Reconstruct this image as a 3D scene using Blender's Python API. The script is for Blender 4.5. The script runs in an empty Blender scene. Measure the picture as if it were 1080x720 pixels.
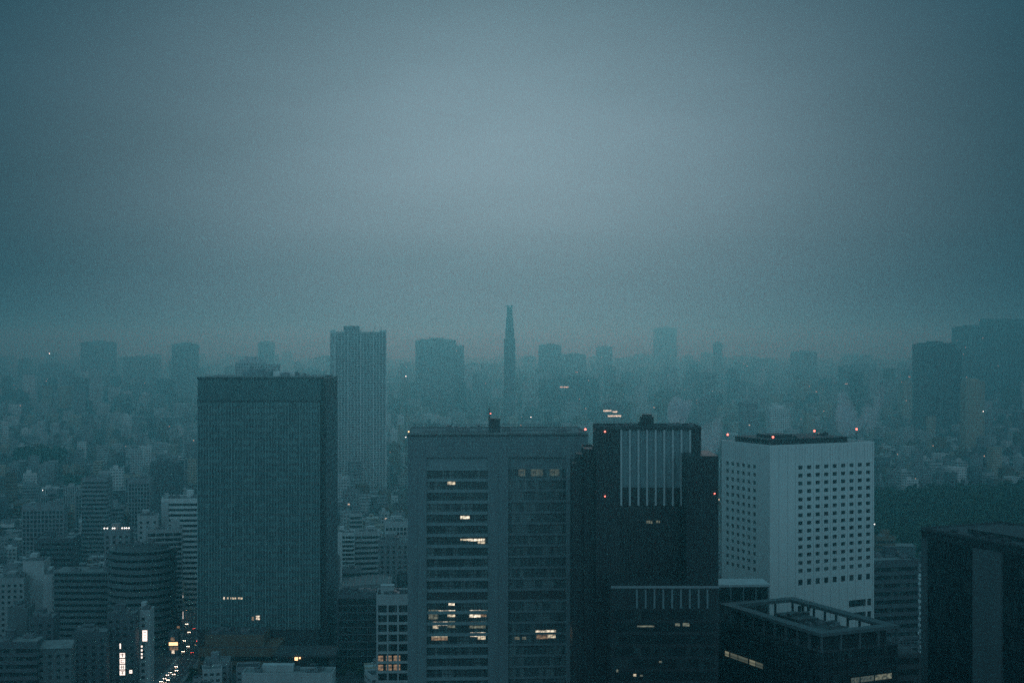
import bpy, math, random
import numpy as np
from math import radians as R, sin, cos, pi
from mathutils import Vector, Matrix
rng = random.Random(7)
C = bpy.context.scene.collection
sc = bpy.context.scene

# ------------------------------------------------------------------ camera, sky, sun, exposure
EYE = 190.0                      # eye height over the ground, metres
F = 1500.0                       # focal length in pixels of a 1080 px wide picture
cam_d = bpy.data.cameras.new('camera'); cam = bpy.data.objects.new('camera', cam_d); C.objects.link(cam)
cam.location = (0, 0, EYE); cam.rotation_euler = (R(90), 0, 0)
cam_d.sensor_width = 36; cam_d.lens = 50; cam_d.clip_start = 1; cam_d.clip_end = 60000
sc.camera = cam
SUN_EL, SUN_AZ = R(9.0), R(-0.5)

w = bpy.data.worlds.new('World'); sc.world = w; w.use_nodes = True
nt = w.node_tree; N, L = nt.nodes, nt.links; N.clear()
def nd(tree, typ, **kw):
    n = tree.nodes.new(typ)
    for k, v in kw.items(): setattr(n, k, v)
    return n
out = nd(nt, 'ShaderNodeOutputWorld'); bg = nd(nt, 'ShaderNodeBackground'); bg.inputs['Strength'].default_value = 0.1
L.new(bg.outputs[0], out.inputs[0])
sky = nd(nt, 'ShaderNodeTexSky', sky_type='NISHITA', sun_disc=False, sun_elevation=SUN_EL, sun_rotation=SUN_AZ, air_density=2.0, dust_density=4.0)
tc = nd(nt, 'ShaderNodeTexCoord')
nrm = nd(nt, 'ShaderNodeVectorMath', operation='NORMALIZE'); L.new(tc.outputs['Generated'], nrm.inputs[0])
def vmath(op, a, b=None):
    n = nd(nt, 'ShaderNodeVectorMath', operation=op); L.new(a, n.inputs[0])
    if b is not None: n.inputs[1].default_value = b
    return n
def mth(tree, op, a, b=None, c=None, clamp=False):
    n = nd(tree, 'ShaderNodeMath', operation=op, use_clamp=clamp)
    for i, v in enumerate((a, b, c)):
        if v is None: continue
        if isinstance(v, (int, float)): n.inputs[i].default_value = v
        else: tree.links.new(v, n.inputs[i])
    return n.outputs[0]
# thick cloud deck: thin in the part where the low sun stands behind it, heavier to both sides, light overhead
sp = nd(nt, 'ShaderNodeSeparateXYZ'); L.new(nrm.outputs[0], sp.inputs[0])
n1 = nd(nt, 'ShaderNodeTexNoise'); n1.inputs['Scale'].default_value = 2.2; n1.inputs['Detail'].default_value = 5; n1.inputs['Roughness'].default_value = .5
st = vmath('MULTIPLY', nrm.outputs[0], (1.8, 1.0, 5.5)); L.new(st.outputs[0], n1.inputs['Vector'])
def lobe(az, el, saz, sel):                                              # brighter patch of the deck, wider than high
    ax = mth(nt, 'DIVIDE', mth(nt, 'SUBTRACT', sp.outputs['X'], sin(R(az))), sin(R(saz))); az_ = mth(nt, 'DIVIDE', mth(nt, 'SUBTRACT', sp.outputs['Z'], sin(R(el))), sin(R(sel)))
    e = mth(nt, 'EXPONENT', mth(nt, 'MULTIPLY', mth(nt, 'ADD', mth(nt, 'MULTIPLY', ax, ax), mth(nt, 'MULTIPLY', az_, az_)), -1.0))
    return mth(nt, 'MULTIPLY', e, mth(nt, 'GREATER_THAN', sp.outputs['Y'], 0.0))
gl = [lobe(-0.3, 7.0, 14.6, 9.3)]
nz = mth(nt, 'MULTIPLY_ADD', n1.outputs['Fac'], 0.5, 0.75)          # 0.75 .. 1.25
n2 = nd(nt, 'ShaderNodeTexNoise'); n2.inputs['Scale'].default_value = 3.0; n2.inputs['Detail'].default_value = 6
st2 = vmath('MULTIPLY', nrm.outputs[0], (2.0, 1.0, 16.0)); L.new(st2.outputs[0], n2.inputs['Vector'])
bz = mth(nt, 'DIVIDE', mth(nt, 'SUBTRACT', sp.outputs['Z'], .052), .024)
band = mth(nt, 'MULTIPLY', mth(nt, 'EXPONENT', mth(nt, 'MULTIPLY', mth(nt, 'MULTIPLY', bz, bz), -1.0)), mth(nt, 'MULTIPLY', n2.outputs['Fac'], .26))   # ragged darker scud low down
glow = mth(nt, 'MULTIPLY', mth(nt, 'MULTIPLY', gl[0], nz), mth(nt, 'SUBTRACT', 1.0, band))
up = nd(nt, 'ShaderNodeMapRange', interpolation_type='SMOOTHSTEP'); L.new(sp.outputs['Z'], up.inputs[0])
up.inputs[1].default_value = .20; up.inputs[2].default_value = .75; up.inputs[3].default_value = 0; up.inputs[4].default_value = 1
back = nd(nt, 'ShaderNodeMapRange', interpolation_type='SMOOTHSTEP'); L.new(sp.outputs['Y'], back.inputs[0])
back.inputs[1].default_value = .72; back.inputs[2].default_value = -.6; back.inputs[3].default_value = 0; back.inputs[4].default_value = 1
def rgbmul(col, fac):
    c = nd(nt, 'ShaderNodeVectorMath', operation='SCALE'); c.inputs[0].default_value = col
    L.new(fac, c.inputs['Scale']) if not isinstance(fac, (int, float)) else setattr(c.inputs['Scale'], 'default_value', fac)
    return c.outputs[0]
def vadd(a, b):
    n = nd(nt, 'ShaderNodeVectorMath', operation='ADD'); L.new(a, n.inputs[0]); L.new(b, n.inputs[1]); return n.outputs[0]
W_BASE = (.02, .40, .66); W_GLOW = (2.0, 2.40, 2.80); W_UP = (.4, 1.5, 1.9); W_BACK = (1.5, 3.2, 4.1)
clouds = vadd(vadd(rgbmul(W_BASE, nz), rgbmul(W_GLOW, glow)), vadd(rgbmul(W_UP, up.outputs[0]), rgbmul(W_BACK, back.outputs[0])))
mixw = nd(nt, 'ShaderNodeMix', data_type='RGBA'); mixw.inputs[0].default_value = 0.98
tint = nd(nt, 'ShaderNodeVectorMath', operation='MULTIPLY'); L.new(sky.outputs[0], tint.inputs[0]); tint.inputs[1].default_value = (.03, .35, .8)   # thick cloud filters the warm light
L.new(tint.outputs[0], mixw.inputs[6]); L.new(clouds, mixw.inputs[7]); L.new(mixw.outputs[2], bg.inputs['Color'])

sun_d = bpy.data.lights.new('sun', 'SUN'); sun_d.energy = 0.085; sun_d.angle = R(24); sun_d.color = (.85, .97, 1.0)
sun = bpy.data.objects.new('sun', sun_d); C.objects.link(sun)
sdir = Vector((sin(SUN_AZ)*cos(SUN_EL), cos(SUN_AZ)*cos(SUN_EL), sin(SUN_EL)))
sun.rotation_euler = sdir.to_track_quat('Z', 'Y').to_euler(); sun.location = (0, 300, 420)
vs = sc.view_settings; vs.view_transform = 'Standard'; vs.look = 'None'; vs.exposure = 0; vs.gamma = 1
cy = sc.cycles
cy.max_bounces = 5; cy.diffuse_bounces = 2; cy.glossy_bounces = 2; cy.transmission_bounces = 2; cy.volume_bounces = 3
cy.use_adaptive_sampling = False
cy.use_denoising = False; cy.caustics_reflective = False; cy.caustics_refractive = False; cy.sample_clamp_indirect = 4

# ------------------------------------------------------------------ helpers
class MB:
    """collects shapes that become ONE mesh; side faces carry UVs in metres (along the wall, up the wall)"""
    def __init__(s): s.v = []; s.f = []; s.m = []; s.uv = []
    def face(s, pts, uv, m=0):
        b = len(s.v); s.v += [tuple(p) for p in pts]; s.f.append(tuple(range(b, b+len(pts)))); s.uv += uv; s.m.append(m)
    def prism(s, poly, z0, z1, m=0, mtop=None, u0=0.0, bottom=False, T=None):
        n = len(poly); u = u0; tf = (lambda p: p) if T is None else (lambda p: T @ Vector(p))
        for i in range(n):
            a, b = poly[i], poly[(i+1) % n]; l = math.hypot(b[0]-a[0], b[1]-a[1])
            s.face([tf((a[0], a[1], z0)), tf((b[0], b[1], z0)), tf((b[0], b[1], z1)), tf((a[0], a[1], z1))], [(u, z0), (u+l, z0), (u+l, z1), (u, z1)], m)
            u += l
        s.face([tf((p[0], p[1], z1)) for p in poly], [(p[0], p[1]) for p in poly], m if mtop is None else mtop)
        if bottom: s.face([tf((p[0], p[1], z0)) for p in reversed(poly)], [(p[0], p[1]) for p in reversed(poly)], m)
    def box(s, x0, x1, y0, y1, z0, z1, m=0, mtop=None, T=None):
        s.prism([(x0, y0), (x1, y0), (x1, y1), (x0, y1)], z0, z1, m, mtop, 0.0, True, T)
    def cyl(s, x, y, r, z0, z1, n=12, m=0, r1=None):
        r1 = r if r1 is None else r1
        a = [(x+r*cos(2*pi*i/n), y+r*sin(2*pi*i/n), z0) for i in range(n)]; b = [(x+r1*cos(2*pi*i/n), y+r1*sin(2*pi*i/n), z1) for i in range(n)]
        for i in range(n):
            j = (i+1) % n; s.face([a[i], a[j], b[j], b[i]], [(0, z0), (1, z0), (1, z1), (0, z1)], m)
        s.face(b, [(p[0], p[1]) for p in b], m)
    def bar(s, p, q, r, m=0):
        p, q = Vector(p), Vector(q); d = (q-p); ln = d.length; d.normalize()
        a = d.orthogonal().normalized(); b = d.cross(a)
        ring = [a*r+b*r, -a*r+b*r, -a*r-b*r, a*r-b*r]
        for i in range(4):
            j = (i+1) % 4; s.face([p+ring[i], p+ring[j], q+ring[j], q+ring[i]], [(0, 0), (1, 0), (1, ln), (0, ln)], m)
        s.face([q+c for c in ring], [(0, 0), (1, 0), (1, 1), (0, 1)], m); s.face([p+c for c in reversed(ring)], [(0, 0), (1, 0), (1, 1), (0, 1)], m)
    def mesh(s, name, mats):
        me = bpy.data.meshes.new(name); me.from_pydata(s.v, [], s.f)
        mats = mats if isinstance(mats, (list, tuple)) else [mats]
        for m in mats: me.materials.append(m)
        if len(mats) > 1: me.polygons.foreach_set('material_index', s.m)
        uvl = me.uv_layers.new(name='UVMap'); uvl.data.foreach_set('uv', np.array(s.uv, dtype=np.float32).ravel())
        me.update(); return me
    def build(s, name, mats, parent=None, loc=None):
        return link(name, s.mesh(name, mats), parent, loc)
def link(name, me, parent=None, loc=None):
    o = bpy.data.objects.new(name, me); C.objects.link(o)
    if parent is not None: o.parent = parent
    if loc is not None: o.location = loc
    return o
def tag(o, label=None, cat=None, group=None, kind=None):
    for k, v in (('label', label), ('category', cat), ('group', group), ('kind', kind)):
        if v: o[k] = v
    return o
def thing(name, label, cat, loc=(0, 0, 0), rz=0.0, group=None):
    o = bpy.data.objects.new(name, None); C.objects.link(o); o.location = loc; o.rotation_euler = (0, 0, rz); o.empty_display_size = 5
    return tag(o, label, cat, group)
def copy_thing(o, parent=None):
    c = o.copy(); C.objects.link(c)
    if parent is not None: c.parent = parent
    for ch in o.children: copy_thing(ch, c)
    return c
def XX(px, Y): return (px-540.0)/F*Y
def ZZ(py, Y): return EYE-(py-360.0)/F*Y

# ------------------------------------------------------------------ materials
def mat_plain(name, col, rough=.8, spec=.3, metal=0.0, var=.18, scale=.25, streak=True):
    m = bpy.data.materials.new(name); m.use_nodes = True; t = m.node_tree; p = t.nodes['Principled BSDF']
    p.inputs['Roughness'].default_value = rough; p.inputs['Specular IOR Level'].default_value = spec; p.inputs['Metallic'].default_value = metal
    co = nd(t, 'ShaderNodeTexCoord'); mp = nd(t, 'ShaderNodeMapping'); t.links.new(co.outputs['Object'], mp.inputs[0])
    mp.inputs['Scale'].default_value = (scale, scale, scale*(.18 if streak else 1))
    n = nd(t, 'ShaderNodeTexNoise'); n.inputs['Scale'].default_value = 1.0; n.inputs['Detail'].default_value = 6; t.links.new(mp.outputs[0], n.inputs['Vector'])
    mx = nd(t, 'ShaderNodeMix', data_type='RGBA'); t.links.new(n.outputs['Fac'], mx.inputs[0])
    mx.inputs[6].default_value = tuple(c*(1-var*1.6) for c in col)+(1,); mx.inputs[7].default_value = tuple(min(1, c*(1+var*1.3)) for c in col)+(1,)
    t.links.new(mx.outputs[2], p.inputs['Base Color']); return m
def mat_emit(name, col, s):
    m = bpy.data.materials.new(name); m.use_nodes = True; t = m.node_tree; p = t.nodes['Principled BSDF']
    p.inputs['Base Color'].default_value = (.1, .1, .1, 1); p.inputs['Emission Color'].default_value = (*col, 1); p.inputs['Emission Strength'].default_value = s; return m
def mat_lit(name, col, s, pw=1.4):
    """a lit office window seen from far: ceiling lamps and blinds break the light up"""
    m = mat_emit(name, col, s); t = m.node_tree; p = t.nodes['Principled BSDF']
    co = nd(t, 'ShaderNodeTexCoord'); mp = nd(t, 'ShaderNodeMapping'); t.links.new(co.outputs['Object'], mp.inputs[0]); mp.inputs['Scale'].default_value = (1/pw, .01, 1.1)
    n = nd(t, 'ShaderNodeTexNoise'); n.inputs['Scale'].default_value = 1.0; n.inputs['Detail'].default_value = 3; t.links.new(mp.outputs[0], n.inputs['Vector'])
    r = nd(t, 'ShaderNodeMapRange'); t.links.new(n.outputs['Fac'], r.inputs[0]); r.inputs[1].default_value = .36; r.inputs[2].default_value = .62; r.inputs[3].default_value = .12*s; r.inputs[4].default_value = s
    t.links.new(r.outputs[0], p.inputs['Emission Strength']); return m
def mat_windows(name, wall, glass, pw, ph, wf, hf, lit=0.0, rough=.75):
    """wall with a drawn pattern of windows for buildings too far off to show a window's depth (UV in metres)"""
    m = bpy.data.materials.new(name); m.use_nodes = True; t = m.node_tree; p = t.nodes['Principled BSDF']; lk = t.links
    uv = nd(t, 'ShaderNodeUVMap'); s = nd(t, 'ShaderNodeSeparateXYZ'); lk.new(uv.outputs[0], s.inputs[0])
    geo = nd(t, 'ShaderNodeNewGeometry'); ns = nd(t, 'ShaderNodeSeparateXYZ'); lk.new(geo.outputs['Normal'], ns.inputs[0])
    side = mth(t, 'LESS_THAN', mth(t, 'ABSOLUTE', ns.outputs['Z']), .5)
    u = mth(t, 'DIVIDE', s.outputs['X'], pw); v = mth(t, 'DIVIDE', s.outputs['Y'], ph)
    fu = mth(t, 'FRACT', u); fv = mth(t, 'FRACT', v)
    mu = mth(t, 'LESS_THAN', mth(t, 'ABSOLUTE', mth(t, 'SUBTRACT', fu, .5)), wf/2); mv = mth(t, 'LESS_THAN', mth(t, 'ABSOLUTE', mth(t, 'SUBTRACT', fv, .5)), hf/2)
    mask = mth(t, 'MULTIPLY', mth(t, 'MULTIPLY', mu, mv), side)
    cell = nd(t, 'ShaderNodeCombineXYZ'); lk.new(mth(t, 'FLOOR', u), cell.inputs[0]); lk.new(mth(t, 'FLOOR', v), cell.inputs[1])
    oi = nd(t, 'ShaderNodeObjectInfo'); lk.new(oi.outputs['Random'], cell.inputs[2])
    wn = nd(t, 'ShaderNodeTexWhiteNoise', noise_dimensions='3D'); lk.new(cell.outputs[0], wn.inputs['Vector'])
    co = nd(t, 'ShaderNodeTexCoord'); n = nd(t, 'ShaderNodeTexNoise'); n.inputs['Scale'].default_value = .12; n.inputs['Detail'].default_value = 5; lk.new(co.outputs['Object'], n.inputs['Vector'])
    wv = nd(t, 'ShaderNodeMix', data_type='RGBA'); lk.new(n.outputs['Fac'], wv.inputs[0])
    wv.inputs[6].default_value = tuple(c*.7 for c in wall)+(1,); wv.inputs[7].default_value = tuple(min(1, c*1.25) for c in wall)+(1,)
    gv = nd(t, 'ShaderNodeMix', data_type='RGBA'); lk.new(wn.outputs['Value'], gv.inputs[0])
    gv.inputs[6].default_value = tuple(c*.5 for c in glass)+(1,); gv.inputs[7].default_value = tuple(c*1.8 for c in glass)+(1,)
    mx = nd(t, 'ShaderNodeMix', data_type='RGBA'); lk.new(mask, mx.inputs[0]); lk.new(wv.outputs[2], mx.inputs[6]); lk.new(gv.outputs[2], mx.inputs[7])
    lk.new(mx.outputs[2], p.inputs['Base Color'])
    lk.new(mth(t, 'MULTIPLY_ADD', mask, -(rough-.25), rough), p.inputs['Roughness'])
    if lit > 0:
        l = mth(t, 'MULTIPLY', mth(t, 'GREATER_THAN', wn.outputs['Value'], 1-lit), mask)
        lk.new(mth(t, 'MULTIPLY', l, .8), p.inputs['Emission Strength']); p.inputs['Emission Color'].default_value = (1, .86, .6, 1)
    return m

def mat_panes(name, dark, pale, pw, ph=50.0, frac=.35, rough=.18):
    '''glass whose panes differ a little from one another: blinds half down, lights off, another tint'''
    m = bpy.data.materials.new(name); m.use_nodes = True; t = m.node_tree; p = t.nodes['Principled BSDF']; lk = t.links
    uv = nd(t, 'ShaderNodeUVMap'); s = nd(t, 'ShaderNodeSeparateXYZ'); lk.new(uv.outputs[0], s.inputs[0]); oi = nd(t, 'ShaderNodeObjectInfo')
    def noise(k, seed):
        c = nd(t, 'ShaderNodeCombineXYZ'); lk.new(mth(t, 'FLOOR', mth(t, 'DIVIDE', s.outputs['X'], k)), c.inputs[0]); lk.new(mth(t, 'FLOOR', mth(t, 'DIVIDE', s.outputs['Y'], ph)), c.inputs[1])
        lk.new(mth(t, 'ADD', oi.outputs['Random'], seed), c.inputs[2]); w_ = nd(t, 'ShaderNodeTexWhiteNoise', noise_dimensions='3D'); lk.new(c.outputs[0], w_.inputs['Vector']); return w_.outputs['Value']
    a = noise(pw, 0.0); b = noise(pw*4, 3.0); v = mth(t, 'ADD', mth(t, 'MULTIPLY', a, .55), mth(t, 'MULTIPLY', b, .45))
    r = nd(t, 'ShaderNodeMapRange', interpolation_type='SMOOTHSTEP'); lk.new(v, r.inputs[0]); r.inputs[1].default_value = 1-frac-.25; r.inputs[2].default_value = 1-frac+.25; r.inputs[3].default_value = .06; r.inputs[4].default_value = 1
    mx = nd(t, 'ShaderNodeMix', data_type='RGBA'); lk.new(r.outputs[0], mx.inputs[0]); mx.inputs[6].default_value = (*dark, 1); mx.inputs[7].default_value = (*pale, 1); lk.new(mx.outputs[2], p.inputs['Base Color'])
    p.inputs['Roughness'].default_value = rough; p.inputs['Specular IOR Level'].default_value = .5; return m
TONES = {'white': (.62, .63, .62), 'pale grey': (.42, .43, .43), 'grey': (.24, .25, .26), 'dark grey': (.10, .11, .12), 'beige': (.40, .35, .28), 'brown': (.16, .11, .08)}
M = {k: mat_plain('wall_'+k.replace(' ', '_'), v) for k, v in TONES.items()}
MW = {}
for k, v in TONES.items():
    MW[k, 'rows'] = mat_windows('rows_'+k.replace(' ', '_'), v, (.05, .055, .06), 3.2, 3.3, .62, .42, .0016)
    MW[k, 'bands'] = mat_windows('bands_'+k.replace(' ', '_'), v, (.05, .055, .06), 9.0, 3.6, .94, .45, .0012)
    MW[k, 'slots'] = mat_windows('slots_'+k.replace(' ', '_'), v, (.05, .055, .06), 2.4, 14.0, .5, .94, .0)
M['glass'] = mat_panes('window_glass', (.016, .020, .023), (.10, .115, .115), 1.6, frac=.28)
M['glass_dim'] = mat_panes('dark_glass', (.010, .013, .015), (.045, .055, .055), 1.5, frac=.22, rough=.22)
M['teal_glass'] = mat_panes('curtain_glass', (.045, .10, .105), (.115, .20, .20), 1.69, frac=.45, rough=.28)
M['roof'] = mat_plain('roof_membrane', (.20, .21, .21), .9, .1, var=.4, scale=.3, streak=False)
M['roof_pale'] = mat_plain('pale_roof', (.42, .44, .44), .9, .1, var=.3, scale=.3, streak=False)
M['roof_dark'] = mat_plain('dark_roof', (.07, .075, .08), .9, .1, var=.4, scale=.3, streak=False)
M['metal'] = mat_plain('grey_metal', (.20, .21, .22), .5, .5, .5)
M['metal_dark'] = mat_plain('dark_metal', (.05, .055, .06), .5, .4, .3)
M['stone_dark'] = mat_plain('dark_stone', (.055, .06, .063), .6, .3)
M['stone_mid'] = mat_plain('grey_stone', (.155, .19, .20), .7, .3)
M['black_stone'] = mat_plain('black_granite', (.022, .025, .028), .45, .4)
M['hotel_tile'] = mat_plain('pale_tile', (.64, .62, .60), .7, .3, var=.10, scale=.12)
M['block_glass'] = mat_panes('block_glass', (.045, .07, .075), (.17, .21, .21), 1.45, frac=.35)
M['louvre'] = mat_plain('pale_louvre', (.20, .25, .26), .7, .3)
M['crown'] = mat_plain('crown_louvre', (.10, .16, .165), .6, .3)
M['slate'] = mat_plain('slate_cladding', (.13, .15, .155), .7, .3)
M['slate_dark'] = mat_plain('dark_slate', (.085, .10, .105), .6, .3)
M['fin'] = mat_plain('pale_fin', (.20, .30, .30), .6, .3)
M['mid grey'] = mat_plain('wall_mid_grey', (.30, .31, .31))
M['red_lamp'] = mat_emit('red_lamp', (1, .16, .12), 5)
M['white_lamp'] = mat_emit('white_lamp', (.95, 1, .92), 5)
M['warm_lamp'] = mat_emit('warm_lamp', (1, .62, .30), 2.6)
M['sign_white'] = mat_emit('sign_white', (1, .95, .86), 1.6)
M['lit'] = mat_lit('lit_office', (1, .90, .62), 1.0)
M['lit_bright'] = mat_lit('lit_office_bright', (1, .93, .70), 1.6)
M['lit_dim'] = mat_lit('lit_office_dim', (.86, .92, .62), .22)
M['faint_glow'] = mat_lit('faint_pane_glow', (.80, .95, .70), .10, .7)  # dim lit windows, and glow painted on unlit pale panes of the centre block
M['lit_warm'] = mat_lit('lit_office_warm', (1, .66, .36), .32)
M['leaf'] = mat_plain('foliage', (.022, .036, .02), .8, .1, var=.5, scale=.4, streak=False)
M['leaf_b'] = mat_plain('foliage_light', (.04, .06, .032), .8, .1, var=.5, scale=.4, streak=False)
M['bark'] = mat_plain('bark', (.06, .05, .04), .9, .1)
M['asphalt'] = mat_plain('asphalt', (.05, .052, .055), .75, .3, var=.3, scale=.2, streak=False)
M['paving'] = mat_plain('paving', (.16, .165, .165), .85, .2, var=.3, scale=.3, streak=False)
M['line'] = mat_plain('road_paint', (.7, .7, .68), .7, .2, var=.2, scale=.5, streak=False)
M['ground'] = mat_plain('ground', (.07, .073, .075), .9, .1, var=.5, scale=.02, streak=False)

# ------------------------------------------------------------------ setting
g = MB(); g.box(-9000, 9000, -600, 16500, -.9, 0); tag(g.build('ground', M['ground']), kind='structure')

HAZE_DENSITY = 3.5e-4
hz = MB(); hz.box(-9800, 9800, -900, 17000, -1.9, 285)
hm = bpy.data.materials.new('haze'); hm.use_nodes = True; t = hm.node_tree; t.nodes.clear()
ho = nd(t, 'ShaderNodeOutputMaterial'); pv = nd(t, 'ShaderNodeVolumePrincipled'); t.links.new(pv.outputs[0], ho.inputs['Volume'])
pv.inputs['Color'].default_value = (.28, .92, 1.0, 1); pv.inputs['Absorption Color'].default_value = (.80, 1, 1, 1)
pv.inputs['Density'].default_value = HAZE_DENSITY; pv.inputs['Anisotropy'].default_value = .84
hob = hz.build('haze', hm); tag(hob, kind='stuff'); hob.display_type = 'WIRE'

# occupied footprints (cx, cy, radius-ish box) and screen blockers for the filler city
OCC = []          # (x0, x1, y0, y1) in world metres, loose boxes
LAND = []         # (phrase, px0, px1, depth)
def occupy(root, x0, x1, y0, y1, pad=5):
    mw = Matrix.Translation(root.location) @ Matrix.Rotation(root.rotation_euler.z, 4, 'Z')
    ps = [mw @ Vector((x, y, 0)) for x in (x0-pad, x1+pad) for y in (y0-pad, y1+pad)]
    OCC.append((min(p.x for p in ps), max(p.x for p in ps), min(p.y for p in ps), max(p.y for p in ps)))
BOXES = []        # solid boxes for visibility: (px0, px1, pytop, pybase, depth)
def screen(root, x0, x1, y0, y1, h):
    mw = Matrix.Translation(root.location) @ Matrix.Rotation(root.rotation_euler.z, 4, 'Z')
    px = []; dp = []
    for x in (x0, x1):
        for y in (y0, y1):
            p = mw @ Vector((x, y, 0)); px.append(540+F*p.x/p.y); dp.append(p.y)
    dm = sum(dp)/4
    return min(px), max(px), 360+F*(EYE-h-root.location.z)/dm, 360+F*EYE/min(dp), dm
def register(root, x0, x1, y0, y1, h, phrase=None):
    occupy(root, x0, x1, y0, y1); b = screen(root, x0, x1, y0, y1, h); BOXES.append(b)
    if phrase: LAND.append((phrase, b[0], b[1], b[4]))

def red_light(parent, x, y, z, h=1.5, r=.34, bulb='red_lamp'):
    p = MB(); p.bar((x, y, z), (x, y, z+h), .06); o = p.build('light_post', M['metal_dark'], parent)
    b = MB(); n = 8
    for i in range(4):
        a0, a1 = -pi/2+pi*i/4, -pi/2+pi*(i+1)/4
        for k in range(n):
            t0, t1 = 2*pi*k/n, 2*pi*(k+1)/n
            pt = lambda a, tt: (x+r*cos(a)*cos(tt), y+r*cos(a)*sin(tt), z+h+r*.8+r*sin(a))
            b.face([pt(a0, t0), pt(a0, t1), pt(a1, t1), pt(a1, t0)], [(0, 0)]*4)
    b.build('warning_light', M[bulb], o)
def mast(parent, x, y, z, h, r=.12, arms=3, name='antenna'):
    m = MB(); m.bar((x, y, z), (x, y, z+h), r)
    for i in range(arms):
        zz = z+h*(.45+.5*i/max(1, arms)); l = .5+.5*(arms-i)/arms; m.bar((x-l, y, zz), (x+l, y, zz), r*.6)
    return m.build(name, M['metal_dark'], parent)
def roof_clutter(parent, x0, x1, y0, y1, z, n, r, mat='metal', size=1.0):
    """cooling units, ducts and hatches standing about on a flat roof, each a part"""
    for i in range(n):
        a = r.uniform(1.2, 3.2)*size; b = r.uniform(1.2, 2.6)*size; h = r.uniform(.9, 2.2)*size
        if x1-x0 < 2*a or y1-y0 < 2*b: continue
        x = r.uniform(x0+a, x1-a); y = r.uniform(y0+b, y1-b); m = MB(); m.box(x-a, x+a, y-b, y+b, z+.25, z+h+.25); m.box(x-a*.9, x+a*.9, y-b*.9, y+b*.9, z, z+.25)
        m.cyl(x, y, min(a, b)*.6, z+h+.25, z+h+.55, 10, 1); m.build('cooling_unit', [M[mat], M['metal_dark']], parent)

def grid_wall(mb, T, L_, z0, z1, opens_u, opens_v, th, m=0):
    """piers and spandrels of a wall with real openings; local u along the wall, outer face at v=0, wall goes to v=th"""
    e = 0.0
    opens_u = sorted(opens_u); us = [(0, 0)]+opens_u+[(L_, L_)]
    for (a0, a1), (b0, b1) in zip(us[:-1], us[1:]):
        if b0-a1 > 1e-3: mb.box(a1, b0, e, th, z0, z1, m, T=T)
    vs_ = [(z0, z0)]+sorted(opens_v)+[(z1, z1)]
    for (u0, u1) in opens_u:
        for (a0, a1), (b0, b1) in zip(vs_[:-1], vs_[1:]):
            if b0-a1 > 1e-3: mb.box(u0, u1, e+.004, th, a1, b0, m, T=T)
def face_T(side, x0, x1, y0, y1):
    """frames of the four walls of a box: u runs along the wall, v goes inwards"""
    if side == 'front': return Matrix.Translation((x0, y0, 0)), x1-x0
    if side == 'right': return Matrix.Translation((x1, y0, 0)) @ Matrix.Rotation(pi/2, 4, 'Z'), y1-y0
    if side == 'left': return Matrix.Translation((x0, y1, 0)) @ Matrix.Rotation(-pi/2, 4, 'Z'), y1-y0
    return Matrix.Translation((x1, y1, 0)) @ Matrix.Rotation(pi, 4, 'Z'), x1-x0
def parapet(mb, x0, x1, y0, y1, z, h=1.0, t=.35, m=0):
    mb.box(x0, x1, y0, y0+t, z, z+h, m); mb.box(x0, x1, y1-t, y1, z, z+h, m); mb.box(x0, x0+t, y0+t, y1-t, z, z+h, m); mb.box(x1-t, x1, y0+t, y1-t, z, z+h, m)

def banded(root, w, d, h, wall, st=3.6, sill=1.7, pier=0.0, pier_w=.6, glass='glass', roofm='roof', r=None, clutter=4, head=2.2, balcony=0.0, z0=0.0, stairs=True, maxb=60):
    """office or flats: spandrel rings with a glazed band (a part per storey) between them, piers if asked, parapet, stair house, units"""
    r = r or rng; n = max(1, int((h-head-z0)/st)); st = (h-head-z0)/n
    wm = MB(); nb = 0; gl_mesh = None
    for k in range(n):
        z = z0+k*st; b = balcony
        wm.box(-b*.0, w, -b, d+b, z, z+sill)
        if gl_mesh is None:
            gm = MB(); gm.box(.35, w-.35, .35, d-.35, -.05, st-sill+.05); gl_mesh = gm.mesh('window_band', M[glass])
        link('window_band', gl_mesh, root, (0, 0, z+sill))
    wm.box(0, w, 0, d, z0+n*st, h)
    if pier > 0:
        for side in ('front', 'left', 'right'):
            T, ln = face_T(side, 0, w, 0, d); c = max(1, round(ln/pier))
            for i in range(c+1):
                u = (ln-pier_w)*i/c; wm.box(u, u+pier_w, -.05, .5, z0, h-.3, T=T)
    wm.build('wall', M[wall] if isinstance(wall, str) else wall, root)
    rf = MB(); rf.box(.38, w-.38, .38, d-.38, h-.02, h+.06); parapet(rf, -.03, w+.03, -.03, d+.03, h-.01, 1.0, .3, 1)
    ro = rf.build('roof', [M[roofm], M[wall] if isinstance(wall, str) else wall], root)
    if stairs and w > 7 and d > 7:
        sw, sd, sh = min(w*.4, r.uniform(3.5, 7)), min(d*.5, r.uniform(3.5, 7)), r.uniform(2.6, 5.2)
        sx = r.uniform(.8, w-sw-.8); sy = r.uniform(d*.3, d-sd-.8); s = MB(); s.box(sx, sx+sw, sy, sy+sd, h+.05, h+sh); s.box(sx-.15, sx+sw+.15, sy-.15, sy+sd+.15, h+sh, h+sh+.25)
        s.build('stair_house', M[wall] if isinstance(wall, str) else wall, root)
    roof_clutter(root, 1, w-1, 1, d-1, h+.06, clutter, r)
    return root
def boxlit(root, name, x0, x1, z0, z1, mat, y=-.05, t=.06):
    m = MB(); m.box(0, x1-x0, 0, t, 0, z1-z0); return m.build(name, M[mat], root, (x0, y, z0))

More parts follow.
